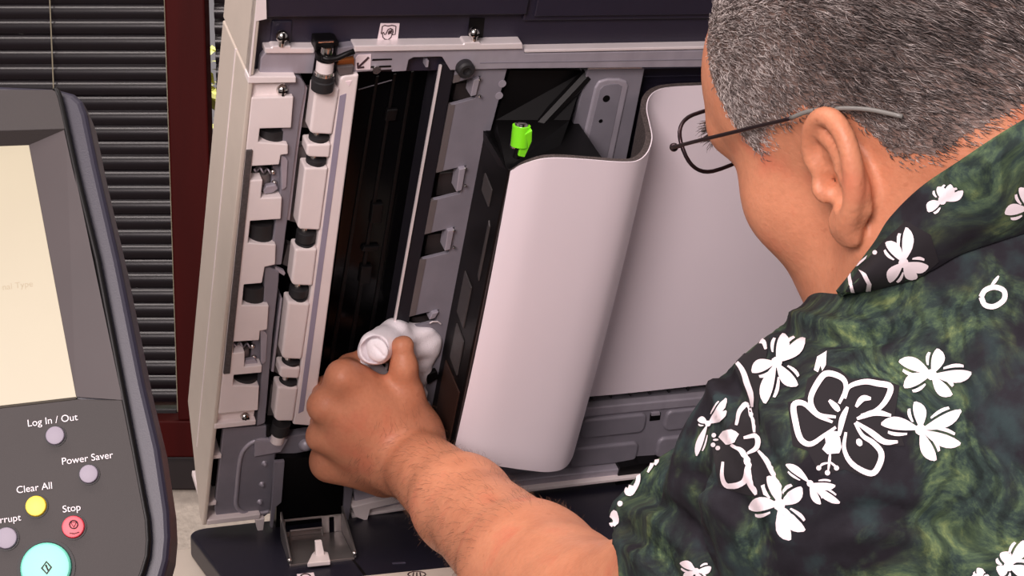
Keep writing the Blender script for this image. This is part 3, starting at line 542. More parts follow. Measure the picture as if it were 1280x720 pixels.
m = MB(); m.tube(pt([(92+5.2*math.cos(t), 655.5+5.2*math.sin(t)) for t in np.linspace(0, 6.0, 20)], .0033), .0004, 6, True); m.tube(pt([(88, 653), (95.5, 652), (92.5, 659)], .0033), .0004, 6, True); m.tube(pt([(87, 666.5), (93, 667), (99, 665)], .0033), .0003, 6); m.build('button_symbol', INK, cpn)
# arm carrying the panel on the cabinet (below the picture)
e0 = PAN.pt(-.02, .18, -.03); e1 = BED.pt(u0-.02, .5, -.12)
MB().cyl(e0, e1, .03, n=16).build('panel_arm', BODYW, printer, smooth='auto')

# ================================================================ folded white backing sheet
top = [(638, 214, .054), (652, 206, .058), (676, 199, .063), (702, 197.5, .064), (740, 200, .064), (775, 202.5, .063), (797, 201, .058), (810, 190, .046), (815.5, 172, .030), (812, 152, .012), (809, 136, .0), (812, 122, -.008), (822, 113, -.014), (840, 109, -.017), (880, 107, -.018), (1000, 103, -.018), (1150, 97, -.018)]
bot = [(569, 556, .054), (578, 567, .060), (598, 578, .066), (625, 583, .069), (660, 588, .070), (685, 590, .068), (704, 586, .061), (715, 573, .046), (722, 548, .030), (727, 522, .012), (730, 508, .0), (732, 500, -.008), (737, 496, -.014), (752, 494.5, -.017), (790, 491, -.018), (900, 479, -.018), (1040, 464, -.018)]
T = spline([LID.px(x, y, w) for x, y, w in top], 5); B = spline([LID.px(x, y, w) for x, y, w in bot], 5)
NV = 14; rows = []
for i in range(NV+1):
    t = i/NV; rows.append([a*(1-t)+b*t+LID.n*(.004*math.sin(math.pi*t)) for a, b in zip(T, B)])
A = np.array(rows); gu = np.gradient(A, axis=1); gv = np.gradient(A, axis=0); nn = np.cross(gu, gv); nn /= np.linalg.norm(nn, axis=2, keepdims=True)
if np.dot(nn[0, 5], LID.n) < 0: nn = -nn
def slab(f0, f1):
    mb = MB(); mb.grid(f0.tolist()); mb.grid(f1.tolist()); h, w = f0.shape[:2]; k = h*w
    bd_ = [(0, j) for j in range(w)]+[(i, w-1) for i in range(1, h)]+[(h-1, j) for j in range(w-2, -1, -1)]+[(i, 0) for i in range(h-2, 0, -1)]
    ix = [i*w+j for i, j in bd_]
    for a, b in zip(ix, ix[1:]+ix[:1]): mb.f.append((a, b, b+k, a+k))
    return mb
pad = root('backing_pad', LID.pt(.2, .17, -.02), 'flexible white sheet with dark foam back, folded out from the raised cover', 'backing sheet')
slab(A, A-nn*.0009).build('white_film', PADW, pad, smooth='auto'); fb = slab(A-nn*.001, A-nn*.0060).build('foam_backing', FOAM, pad, smooth='auto'); tag(fb, 'dark speckled foam backing')
# ================================================================ implicit surfaces (for the person and the cloth)
class Vol:
    def __init__(s, lo, hi, h):
        s.lo = np.array(lo, float); s.h = h; s.n = np.ceil((np.array(hi)-s.lo)/h).astype(int)+1
        s.D = np.full(s.n, .03, np.float32); s.ax = [(s.lo[i]+h*np.arange(s.n[i])).astype(np.float32) for i in range(3)]
    def reg(s, lo, hi):
        a = np.clip(((np.array(lo)-s.lo)/s.h).astype(int), 0, s.n); b = np.clip(((np.array(hi)-s.lo)/s.h).astype(int)+2, 0, s.n)
        sl = tuple(slice(i, j) for i, j in zip(a, b)); g = [s.ax[i][sl[i]] for i in range(3)]
        return sl, g[0][:, None, None], g[1][None, :, None], g[2][None, None, :]
    def put(s, fn, lo, hi, k=.01, mode='u'):
        m = k+.012; sl, X, Y, Z = s.reg(np.array(lo)-m, np.array(hi)+m)
        if min(x.stop-x.start for x in sl) <= 0: return s
        a = s.D[sl]; b = fn(X, Y, Z)
        if mode == 's': b = -b; h = np.clip(.5-.5*(b-a)/k, 0, 1); s.D[sl] = a+(b-a)*(1-h)*0+np.where(True, (b*(1-h)+a*h), 0)-a*0+k*h*(1-h) if False else -(np.clip(.5+.5*(-b+a)/k, 0, 1)*(-a)+(1-np.clip(.5+.5*(-b+a)/k, 0, 1))*(-b)-k*np.clip(.5+.5*(-b+a)/k, 0, 1)*(1-np.clip(.5+.5*(-b+a)/k, 0, 1)))
        else:
            h = np.clip(.5+.5*(b-a)/k, 0, 1); s.D[sl] = b*(1-h)+a*h-k*h*(1-h)
        return s
    def cone(s, a, b, ra, rb, k=.01, mode='u', sq=None):
        a = np.array(a, float); b = np.array(b, float); ba = b-a; L2 = float(ba@ba)+1e-12; R = max(ra, rb)
        def fn(X, Y, Z):
            px, py, pz = X-a[0], Y-a[1], Z-a[2]; t = np.clip((px*ba[0]+py*ba[1]+pz*ba[2])/L2, 0, 1)
            return np.sqrt((px-t*ba[0])**2+(py-t*ba[1])**2+(pz-t*ba[2])**2)-(ra+(rb-ra)*t)
        return s.put(fn, np.minimum(a, b)-R, np.maximum(a, b)+R, k, mode)
    def ell(s, c, A, r, k=.01, mode='u'):
        c = np.array(c, float); A = np.array(A, float); r = np.array(r, float); e = np.sqrt(((A*r[:, None])**2).sum(0))
        def fn(X, Y, Z):
            px, py, pz = X-c[0], Y-c[1], Z-c[2]; k0 = 0; k1 = 0
            for i in range(3):
                q = px*A[i, 0]+py*A[i, 1]+pz*A[i, 2]; k0 = k0+(q/r[i])**2; k1 = k1+(q/r[i]**2)**2
            k0 = np.sqrt(k0); return k0*(k0-1)/(np.sqrt(k1)+1e-6)
        return s.put(fn, c-e, c+e, k, mode)
    def chain(s, pts, rad, k=.01, mode='u'):
        for i in range(len(pts)-1): s.cone(pts[i], pts[i+1], rad[i], rad[i+1], k, mode)
        return s
    def cut(s, pt, nrm):        # remove the half space in front of the plane
        nrm = np.array(nrm)/np.linalg.norm(nrm); X, Y, Z = s.ax[0][:, None, None], s.ax[1][None, :, None], s.ax[2][None, None, :]
        s.D = np.maximum(s.D, ((X-pt[0])*nrm[0]+(Y-pt[1])*nrm[1]+(Z-pt[2])*nrm[2]).astype(np.float32)); return s
    def mesh(s):
        D = s.D
        for a in range(3): q = [slice(None)]*3; q[a] = [0, -1]; D[tuple(q)] = .003
        I = D < 0; n = s.n-1
        cnt = np.zeros(tuple(n), np.int8)
        for i in (0, 1):
            for j in (0, 1):
                for k in (0, 1): cnt += I[i:i+n[0], j:j+n[1], k:k+n[2]]
        act = np.argwhere((cnt > 0) & (cnt < 8)); idx = np.full(tuple(n), -1, np.int32); idx[act[:, 0], act[:, 1], act[:, 2]] = np.arange(len(act))
        cor = {(i, j, k): D[act[:, 0]+i, act[:, 1]+j, act[:, 2]+k] for i in (0, 1) for j in (0, 1) for k in (0, 1)}
        acc = np.zeros((len(act), 3)); num = np.zeros(len(act))
        for a in cor:
            for ax in range(3):
                if a[ax] == 1: continue
                b = list(a); b[ax] = 1; b = tuple(b); da, db = cor[a], cor[b]; m = (da < 0) != (db < 0)
                t = np.where(m, da/np.where(m, da-db, 1), 0); p = np.zeros((len(act), 3)); p += np.array(a); p[:, ax] += t
                acc += p*m[:, None]; num += m
        V = s.lo+s.h*(act+acc/num[:, None]); F = []
        for ax in range(3):
            o = [q for q in range(3) if q != ax]; sa = [slice(1, -1)]*3; sa[ax] = slice(0, -1); sb = list(sa); sb[ax] = slice(1, None)
            A_, B_ = I[tuple(sa)], I[tuple(sb)]; e = np.argwhere(A_ != B_); fl = A_[e[:, 0], e[:, 1], e[:, 2]]
            e = e+np.array([0 if q == ax else 1 for q in range(3)]); c = []
            for d0, d1 in ((0, 0), (1, 0), (1, 1), (0, 1)):
                g = e.copy(); g[:, o[0]] -= d0; g[:, o[1]] -= d1; c.append(idx[g[:, 0], g[:, 1], g[:, 2]])
            q = np.stack(c, 1); sw = fl if ax == 1 else ~fl; q[sw] = q[sw][:, ::-1]; F.append(q)
        return V, np.concatenate(F)
def smooth_mesh(V, F, it=2, lam=.5):
    E = np.concatenate([F[:, [0, 1]], F[:, [1, 2]], F[:, [2, 3]], F[:, [3, 0]]]); E = np.concatenate([E, E[:, ::-1]])
    deg = np.maximum(np.bincount(E[:, 0], minlength=len(V)), 1)[:, None]
    for _ in range(it):
        for l in (lam, -lam*1.03):
            acc = np.stack([np.bincount(E[:, 0], V[E[:, 1], i], len(V)) for i in range(3)], 1); V = V+l*(acc/deg-V)
    return V
def mesh_obj(name, V, F, m, parent=None):
    o0 = np.array(ROOTLOC.get(parent.name if parent else None, (0, 0, 0))); me = bpy.data.meshes.new(name)
    me.from_pydata((V-o0).tolist(), [], F.tolist() if hasattr(F, 'tolist') else F); me.materials.append(m)
    me.polygons.foreach_set('use_smooth', np.ones(len(me.polygons), bool)); me.update()
    o = bpy.data.objects.new(name, me); COL.objects.link(o)
    if parent: o.parent = parent; ROOTLOC[o.name] = tuple(o0)
    return o
def normals(V, F):
    n = np.cross(V[F[:, 2]]-V[F[:, 0]], V[F[:, 3]]-V[F[:, 1]]); N = np.zeros_like(V)
    for i in range(4): np.add.at(N, F[:, i], n)
    return N/(np.linalg.norm(N, axis=1, keepdims=True)+1e-12)
def lidd(x, y, w):                     # depth along the view axis at which a pixel's ray meets the cover plane + w
    q = ray(x, y); return float(np.dot(LID.o+LID.n*w-CAM, LID.n)/np.dot(q, LID.n))
def PL(x, y, w): return P(x, y, lidd(x, y, w))
unit = lambda v: np.array(v, float)/np.linalg.norm(v)
# ---------------------------------------------------------------- skeleton
TH, RHO = math.radians(56), math.radians(20); c_, s_ = math.cos(TH), math.sin(TH)
rz = lambda v: np.array([v[0]*math.cos(RHO)+v[1]*math.sin(RHO), -v[0]*math.sin(RHO)+v[1]*math.cos(RHO), v[2]])
HF = c2w(rz((-c_, 0, s_))); HL = c2w(rz((-s_, 0, -c_))); HU = c2w(rz((0, -1, 0))); HC = P(1156, 160, .985); HS = 1.06
H = lambda f, l, u: HC+HS*(HF*f+HL*l+HU*u); HA = np.array([HF, HL, HU])
S_ = P(1084, 614, .98); E_ = P(744, 774, 1.24); W_ = PL(512, 574, .062); UP = np.array([0, 0, 1.])
NB = P(1195, 268, 1.04); SPU = c2w(unit((-.62, -.70, .35))); BL = S_-NB; BL = unit(BL-SPU*np.dot(BL, SPU)); BF = np.cross(BL, SPU)
RS = NB-BL*.165-SPU*.06; MID = (S_+RS)/2; PEL = NB-SPU*.53; BB = np.array([BL, BF, SPU]); BFH = unit(BF*np.array([1, 1, 0])); BLH = np.array([-BFH[1], BFH[0], 0])
# ---------------------------------------------------------------- body
body = Vol((min(W_[0]-.16, E_[0]), .80, .84), (.80, 1.66, 1.54), .0023)
hd = [((-.008, 0, .042), (.101, .077, .086)), ((.050, 0, .044), (.0635, .068, .066)), ((.045, 0, -.030), (.056, .060, .075)), ((.030, 0, -.080), (.062, .056, .038)), ((-.05, 0, .0), (.05, .062, .06))]
for c, r in hd: body.ell(H(*c), HA, np.array(r)*HS, .025)
body.ell(H(.076, 0, -.106), HA, (.02, .026, .020), .02)
for s in (1, -1):
    body.cone(H(-.004, s*.057, -.048), H(.055, s*.036, -.098), .020, .018, .03); body.ell(H(.062, s*.046, -.012), HA, (.026, .022, .026), .02)
    body.cone(H(.086, s*.046, .034), H(.098, s*.010, .036), .010, .011, .014); body.ell(H(.101, s*.031, .018), HA, (.013, .017, .011), .012, 's')
    body.ell(H(.084, s*.031, .018), HA, (.0145, .0145, .012), .004); body.ell(H(.104, s*.013, -.028), HA, (.011, .009, .009), .008)
body.cone(H(.098, 0, .022), H(.114, 0, -.022), .009, .013, .012)
body.cone(H(.088, -.018, -.060), H(.088, .018, -.060), .008, .008, .008); body.cone(H(.086, -.016, -.071), H(.086, .016, -.071), .0085, .0085, .006)
body.cone(H(-.030, 0, -.03), NB-SPU*.02, .064, .070, .03); body.cone(H(.02, 0, -.08), NB+BF*.03-SPU*.03, .045, .055, .03)
# ears
for s in (1, -1):
    eu = unit(HU*.97-HF*.22); eb = unit(-HF*math.cos(.14)+HL*s*math.sin(.14)); en = np.cross(eu, eb)*1.0
    if np.dot(en, HL*s) < 0: en = -en
    ec = H(-.008, s*.0785, -.008); Q = lambda b, u, o=0: ec+eb*b*.86+eu*u*.86+en*o
    body.ell(Q(.004, .002, -.002), np.array([eb, eu, en]), (.0186, .0285, .0048), .004)
    hx = spline([(-.010, .006, .002), (-.014, .018, .003), (-.008, .031, .004), (.004, .0365, .0045), (.016, .033, .005), (.0245, .020, .005), (.0265, .004, .005), (.0235, -.011, .005), (.016, -.023, .0045), (.007, -.031, .004)], 4)
    body.chain([Q(*q) for q in hx], np.linspace(.0040, .0046, len(hx)), .003)
    body.ell(Q(.002, -.031, .001), np.array([eb, eu, en]), (.0105, .0105, .0058), .004)
    ah = spline([(.002, .026, .003), (.012, .018, .0035), (.0155, .004, .0035), (.012, -.009, .0035), (.004, -.019, .003)], 4); body.chain([Q(*q) for q in ah], [.0033]*len(ah), .004)
    body.ell(Q(.004, -.003, .004), np.array([eb, eu, en]), (.0085, .0120, .0105), .003, 's')
    body.cone(Q(-.002, -.002, .0), Q(-.008, .0, -.012), .0045, .004, .002, 's')
    body.ell(Q(-.0115, -.004, .003), np.array([eb, eu, en]), (.0042, .007, .005), .003)
    body.cone(Q(.0015, -.001, .007), Q(-.004, .001, -.014), .0062, .0045, .002, 's')
    body.ell(Q(.006, -.001, -.009), np.array([eb, eu, en]), (.011, .020, .008), .006)
# trunk and arms
body.ell((MID*.45+PEL*.55), BB, (.165, .115, .27), .03); body.cone(S_-BL*.03, RS+BL*.03, .058, .058, .04); body.cone(NB, MID, .068, .08, .05)
body.chain([S_-BL*.01, S_*.5+E_*.5-UP*.012, E_], [.054, .047, .045], .03)
m1 = E_*.72+W_*.28-UP*.004; m2 = E_*.35+W_*.65
body.chain([E_, m1, m2, W_], [.049, .0465, .0385, .0318], .02)
body.cone(E_*.86+W_*.14-UP*.012, m1-UP*.012, .042, .040, .03)
# left hand: back of the hand towards the camera, fingers curled onto the cloth, thumb up
mcp = [PL(428, 470, .034), PL(405, 507, .036), PL(402, 545, .034), PL(411, 578, .028)]
pip = [PL(436, 458, -.004), PL(404, 486, -.008), PL(400, 520, -.010), PL(408, 556, -.008)]
dip = [PL(462, 444, -.012), PL(430, 470, -.020), PL(426, 505, -.020), PL(430, 545, -.016)]
tip = [PL(482, 444, -.006), PL(452, 464, -.014), PL(448, 502, -.014), PL(450, 545, -.008)]
for i in range(4):
    body.cone(W_+(mcp[i]-W_)*.12, mcp[i], .0225, [.0150, .0150, .0140, .0125][i], .022)
    body.ell(mcp[i]+LID.n*.004, np.eye(3), np.array([.0105, .0105, .0085])*[1.05, 1.05, .95, .9][i], .010)
    body.chain([mcp[i], pip[i], dip[i], tip[i]], np.array([.0105, .0095, .0082, .0072])*[1.08, 1.08, 1.0, .88][i], .006)
body.cone(PL(415, 575, .026), PL(480, 592, .040), .016, .022, .02)
body.ell(PL(470, 535, .045), np.array([LID.r, LID.d, LID.n]), (.040, .040, .020), .02)
cmc = PL(520, 540, .046); tm = PL(509, 492, .040); ti = PL(505, 458, .034); tt = PL(503, 433, .026)
body.cone(W_, cmc, .024, .022, .02); body.chain([cmc, tm, ti, tt], [.019, .0128, .0100, .0082], .012)
body.cone(PL(495, 520, .040), PL(450, 480, .030), .016, .014, .02)
body.cone(PL(501, 432, .026), PL(506, 431, .026),   .0079, .0079, .004)
# right arm, hanging on the far side with its hand on the bed edge
RE = RS-UP*.20+BFH*.10-BLH*.08; RW = BED.pt(.56, .50, .035)
body.chain([RS, RE, RW], [.055, .045, .028], .03)
for i, a in enumerate((-.03, -.012, .008, .027)):
    k1 = RW+away*.075+r_*a-UP*.008; body.cone(RW, k1, .018, .011, .012); body.chain([k1, k1+away*.035-UP*.006, k1+away*.062-UP*.017], [.0095, .0085, .007], .005)
body.chain([RW, RW-r_*.04+away*.03-UP*.01, RW-r_*.05+away*.06-UP*.018], [.015, .011, .008], .008)
Vb, Fb = body.mesh(); Vb = smooth_mesh(Vb, Fb, 2); del body
# ---------------------------------------------------------------- skin
SKIN = bpy.data.materials.new('skin'); SKIN.use_nodes = True; nt = SKIN.node_tree; b = nt.nodes['Principled BSDF']
def nnoise(nt, vec, scale, detail=4, rough=.5):
    n = nt.nodes.new('ShaderNodeTexNoise'); n.inputs['Scale'].default_value = scale; n.inputs['Detail'].default_value = detail; n.inputs['Roughness'].default_value = rough; nt.links.new(vec, n.inputs['Vector']); return n.outputs['Fac']
def nramp(nt, fac, stops):
    r = nt.nodes.new('ShaderNodeValToRGB'); nt.links.new(fac, r.inputs[0])
    while len(r.color_ramp.elements) < len(stops): r.color_ramp.elements.new(.5)
    for e, (p, c) in zip(r.color_ramp.elements, stops): e.position = p; e.color = tuple(c)+(1,)
    return r.outputs[0]
def nmix(nt, fac, a, b_, mode='MIX'):
    m = nt.nodes.new('ShaderNodeMix'); m.data_type = 'RGBA'; m.blend_type = mode
    for inp, v in ((m.inputs[0], fac), (m.inputs[6], a), (m.inputs[7], b_)):
        if isinstance(v, (int, float)): inp.default_value = v
        elif isinstance(v, tuple): inp.default_value = v
        else: nt.links.new(v, inp)
    return m.outputs[2]
tc = nt.nodes.new('ShaderNodeTexCoord').outputs['Object']
base = nramp(nt, nnoise(nt, tc, 22), [(.3, lin((184, 118, 88))), (.55, lin((198, 132, 100))), (.75, lin((196, 112, 86)))])
fine = nramp(nt, nnoise(nt, tc, 300, 3), [(.3, (.86, .84, .82)), (.6, (1, 1, 1))])
col = nmix(nt, .5, base, fine, 'MULTIPLY')
spots = nramp(nt, nnoise(nt, tc, 120, 2), [(.70, (1, 1, 1)), (.78, (.72, .6, .55))]); col = nmix(nt, .5, col, spots, 'MULTIPLY')
nt.links.new(col, b.inputs['Base Color']); b.inputs['Roughness'].default_value = .48; b.inputs['Specular IOR Level'].default_value = .35
b.inputs['Subsurface Weight'].default_value = .12; b.inputs['Subsurface Radius'].default_value = (1, .4, .25); b.inputs['Subsurface Scale'].default_value = .004
bp = nt.nodes.new('ShaderNodeBump'); bp.inputs['Strength'].default_value = .25; bp.inputs['Distance'].default_value = .0012; hsum = nt.nodes.new('ShaderNodeMath'); hsum.operation = 'MULTIPLY_ADD'; nt.links.new(nnoise(nt, tc, 110, 4, .6), hsum.inputs[0]); hsum.inputs[1].default_value = 1.6; nt.links.new(nnoise(nt, tc, 420, 4), hsum.inputs[2]); nt.links.new(hsum.outputs[0], bp.inputs['Height']); nt.links.new(bp.outputs[0], b.inputs['Normal'])
person = root('person', (PEL[0], PEL[1], 0), 'person with short grey hair in a dark floral shirt, bending to wipe the scanner', 'person')
body_o = mesh_obj('body', Vb, Fb, SKIN, person); Nb = normals(Vb, Fb)
cen = Vb[Fb].mean(1)
if (np.einsum('ij,ij->i', Nb[Fb[:, 0]], Vb[Fb[:, 0]]-HC)[np.linalg.norm(cen-HC, axis=1) < .14]).mean() < 0: Nb = -Nb
# ---------------------------------------------------------------- hair: short strands rooted on the scalp
def strand_mesh(roots, dirs, nrm, length, rad, bend, colors, name, m, parent):
    n = len(roots); side = np.cross(dirs, nrm); side /= np.linalg.norm(side, axis=1, keepdims=True)+1e-9
    b2 = np.cross(side, dirs); V = np.zeros((n, 7, 3)); mid = roots+dirs*length[:, None]*.5+nrm*(bend*length)[:, None]*.12; tipp = roots+dirs*length[:, None]-nrm*(bend*length)[:, None]*.05
    for j in range(3):
        a = 2*math.pi*j/3; o = side*math.cos(a)+b2*math.sin(a); V[:, j] = roots+o*rad[:, None]; V[:, 3+j] = mid+o*rad[:, None]*.8
    V[:, 6] = tipp
    f = []; 
    for j in range(3): k = (j+1) % 3; f += [[j, k, 3+k], [j, 3+k, 3+j], [3+j, 3+k, 6]]
    f = np.array(f); FF = (np.arange(n)[:, None, None]*7+f[None]).reshape(-1, 3)
    o0 = np.array(ROOTLOC.get(parent.name)); me = bpy.data.meshes.new(name); VV = V.reshape(-1, 3)-o0
    me.vertices.add(len(VV)); me.vertices.foreach_set('co', VV.astype(np.float32).ravel()); me.loops.add(len(FF)*3); me.loops.foreach_set('vertex_index', FF.astype(np.int32).ravel())
    me.polygons.add(len(FF)); me.polygons.foreach_set('loop_start', np.arange(0, len(FF)*3, 3, dtype=np.int32)); me.polygons.foreach_set('loop_total', np.full(len(FF), 3, np.int32)); me.polygons.foreach_set('use_smooth', np.ones(len(FF), bool))
    ca = me.attributes.new('tone', 'FLOAT', 'POINT'); ca.data.foreach_set('value', np.repeat(colors, 7).astype(np.float32))
    me.update(); me.validate(); me.materials.append(m); o = bpy.data.objects.new(name, me); COL.objects.link(o); o.parent = parent; ROOTLOC[o.name] = tuple(o0); return o
def hair_mat(name, c0, c1, c2):
    m = bpy.data.materials.new(name); m.use_nodes = True; nt = m.node_tree; b = nt.nodes['Principled BSDF']; a = nt.nodes.new('ShaderNodeAttribute'); a.attribute_name = 'tone'
    nt.links.new(nramp(nt, a.outputs['Fac'], [(0, lin(c0)), (.5, lin(c1)), (1, lin(c2))]), b.inputs['Base Color']); b.inputs['Roughness'].default_value = .45; return m
from mathutils import noise as mnoise
HAIR = hair_mat('salt and pepper hair', (52, 45, 44), (126, 114, 110), (205, 195, 190))
loc = (Vb-HC)/HS@HA.T; fh, lh, uh = loc[:, 0], loc[:, 1], loc[:, 2]
nearh = np.linalg.norm(Vb-HC, axis=1) < .17
def hairline(f, l):            # lowest height above ear level at which hair grows
    return np.interp(f, [-.12, -.09, -.06, -.040, -.024, .0, .03, .048, .058, .068, .080, .105], [-.004, -.008, -.014, -.008, .020, .030, .026, .016, .046, .080, .112, .15])
hl = hairline(fh, lh); dens = np.clip((uh-hl)/.012+.5, 0, 1)*nearh*(np.abs(lh) < .083+.0*lh)
isear = (np.abs(lh) > .0770) & (uh < .024) & (fh < .02); dens[isear] = 0
NH = 64000; pr_ = dens/dens.sum(); ids = rng.choice(len(Vb), NH, p=pr_); nb = Nb[ids]
jit = rng.normal(size=(NH, 3))*.0009; jit -= nb*np.einsum('ij,ij->i', jit, nb)[:, None]; rt_ = Vb[ids]+jit-nb*.001
flow = -HF*.75-HU*.55+HL*.0; flow = np.broadcast_to(flow, (NH, 3)).copy(); topm = np.clip((uh[ids]-.06)/.05, 0, 1)[:, None]; flow += topm*(HU*.5)
flow -= nb*np.einsum('ij,ij->i', flow, nb)[:, None]; flow /= np.linalg.norm(flow, axis=1, keepdims=True)+1e-9
dr = flow*.90+nb*.36+rng.normal(size=(NH, 3))*.17; dr /= np.linalg.norm(dr, axis=1, keepdims=True)
ln = rng.uniform(.009, .016, NH)*np.interp(uh[ids]-hl[ids], [0, .02, .06], [.45, .75, 1.15]); clump = np.array([mnoise.noise(Vector(q)) for q in Vb[ids]*45])*.30+np.array([mnoise.noise(Vector(q)) for q in Vb[ids]*160])*.22
tone = np.clip(rng.beta(1.1, 1.3, NH)+clump+np.interp(fh[ids], [-.06, .07], [-.16, .22]), 0, 1)
strand_mesh(rt_, dr, nb, ln, rng.uniform(.00018, .00030, NH), np.ones(NH), tone, 'hair', HAIR, person)
# scalp tint under the strands
sel = (dens[Fb] > .5).all(1); sv, inv = np.unique(Fb[sel], return_inverse=True)
SCALP = mat('shaved scalp shade', (112, 92, 84), .7, var=.25, scale=260); mesh_obj('scalp_hair', Vb[sv]+Nb[sv]*.0007, inv.reshape(-1, 4), SCALP, person)
# eyebrows, arm hair
def tuft(mask, n, flow, ln_, tone_, name, rad, lift=.35, m=HAIR):
    ids = rng.choice(np.nonzero(mask)[0], n); nb = Nb[ids]; fl = np.broadcast_to(flow, (n, 3)) - nb*(nb@flow)[:, None]; fl = fl/(np.linalg.norm(fl, axis=1, keepdims=True)+1e-9)
    d_ = fl+nb*lift+rng.normal(size=(n, 3))*.28; d_ /= np.linalg.norm(d_, axis=1, keepdims=True); j = rng.normal(size=(n, 3))*.0012; j -= nb*np.einsum('ij,ij->i', j, nb)[:, None]
    return strand_mesh(Vb[ids]+j-nb*.0005, d_, nb, rng.uniform(*ln_, n), rng.uniform(rad*.7, rad, n), np.ones(n), rng.uniform(*tone_, n), name, m, person)
tuft(nearh & (np.abs(uh-.038) < .006) & (np.abs(np.abs(lh)-.032) < .022) & (fh > .07), 420, HL*.8-HU*.1, (.006, .011), (0, .35), 'eyebrows', .0003, .6)
ARMH = hair_mat('fine arm hair', (96, 64, 48), (120, 84, 62), (140, 100, 76))
tpar = (Vb-E_)@(W_-E_)/np.dot(W_-E_, W_-E_); dax = np.linalg.norm((Vb-E_)-tpar[:, None]*(W_-E_), axis=1)
tuft((tpar > .25) & (tpar < 1.02) & (dax < .06) & (Nb[:, 2]*.5-Nb[:, 1]*.8 > -.2), 1500, unit(np.cross(W_-E_, LID.n))*.2+unit(W_-E_)*.6-UP*.5, (.006, .013), (0, 1), 'arm_hair', .00010, .3, ARMH)
EYE = mat('eye white', (230, 224, 216), .2)
for s in (1, -1):
    m = MB(); ball(m, H(.0885, s*.031, .018), .0122, 16); m.build('eye', EYE, person, smooth=True)
NAILM = mat('nail', (222, 168, 150), .3)
# ---------------------------------------------------------------- glasses
FRM = mat('dark bronze spectacle frame', (52, 38, 42), .3, metal=.7); TIPM = mat('grey temple tip', (112, 110, 106), .4)
gl = root('eyeglasses', H(.118, 0, .0), 'thin dark framed glasses on the bending person', 'eyeglasses')
LENS = bpy.data.materials.new('clear lens'); LENS.use_nodes = True; b = LENS.node_tree.nodes['Principled BSDF']; b.inputs['Transmission Weight'].default_value = 1; b.inputs['Roughness'].default_value = 0; b.inputs['IOR'].default_value = 1.02
GF = .117
for s in (1, -1):
    lo = [(GF-.006*abs(math.cos(t)), s*(.034+.026*(abs(math.cos(t))**.75)*np.sign(math.cos(t))), .034+.0165*(abs(math.sin(t))**.8)*np.sign(math.sin(t))) for t in np.linspace(0, 2*math.pi, 36, endpoint=False)]
    pts = [H(*q) for q in lo]; MB().tube(pts, .0012, 8, True).build('rim', FRM, gl, smooth=True)
    mb = MB(); mb.add([p for p in pts]+[H(GF-.002, s*.034, .034)], [(i, (i+1) % 36, 36) for i in range(36)]); mb.build('lens', LENS, gl, smooth=True)
    tp = spline([(GF-.006, s*.0605, .036), (GF-.008, s*.068, .0365), (.08, s*.0735, .034), (.03, s*.079, .029), (.005, s*.083, .0265), (-.015, s*.083, .0255), (-.040, s*.079, .018), (-.058, s*.0745, .008)], 6)
    MB().tube([H(*q) for q in tp[:26]], .0011, 8).build('temple', FRM, gl, smooth=True); MB().tube([H(*q) for q in tp[25:]], .0012, 8).build('temple_tip', TIPM, gl, smooth=True)
    m = MB(); ball(m, H(GF-.006, s*.0655, .0365), .0026, 10); m.build('hinge', FRM, gl, smooth=True)
    MB().tube([H(GF-.004, s*.011, .030), H(GF-.012, s*.013, .024)], .0007, 6).build('nose_pad', FRM, gl)
MB().tube([H(*q) for q in spline([(GF-.004, -.0095, .036), (GF, 0, .040), (GF-.004, .0095, .036)], 5)], .0012, 8).build('bridge', FRM, gl, smooth=True)
# ---------------------------------------------------------------- shirt
sv_ = Vol((-.02, .55, .70), (.90, 1.50, 1.46), .0032)
sv_.ell(NB-SPU*.33, BB, (.200, .145, .33), .03)
sv_.ell(NB-SPU*.14-BF*.02, BB, (.18, .110, .12), .05)
sv_.cone(S_-BL*.02, RS+BL*.02, .076, .076, .05); sv_.cone(S_, NB-SPU*.055-BF*.01, .062, .056, .05); sv_.cone(RS+SPU*.02, NB-SPU*.030-BF*.02, .070, .066, .06); sv_.ell(NB-SPU*.06-BF*.05, BB, (.09, .055, .07), .04)
SX = unit(E_-S_); HEM = S_+(E_-S_)*.82
sv_.cone(S_-UP*.002, S_+(E_-S_)*.88-UP*.021, .072, .0635, .05)
sv_.cone(RS, RS+(RE-RS)*.8, .078, .070, .05)
sv_.cone(PEL+UP*.06, PEL-UP*.0, .16, .155, .05)
# drape folds
Xg, Yg, Zg = sv_.ax[0][:, None, None], sv_.ax[1][None, :, None], sv_.ax[2][None, None, :]
t_ = ((Xg-S_[0])*SX[0]+(Yg-S_[1])*SX[1]+(Zg-S_[2])*SX[2])
fold = .0032*np.sin(t_*70+Zg*38+2.2*np.sin(Xg*19+Yg*11))+.0026*np.sin(Xg*46-Zg*60+1.8*np.sin(Yg*23+Zg*9))+.0022*np.sin(Yg*75+Zg*31+Xg*20)
sv_.D += (fold*np.clip(1.2-np.abs(sv_.D)/.04, 0, 1)).astype(np.float32)
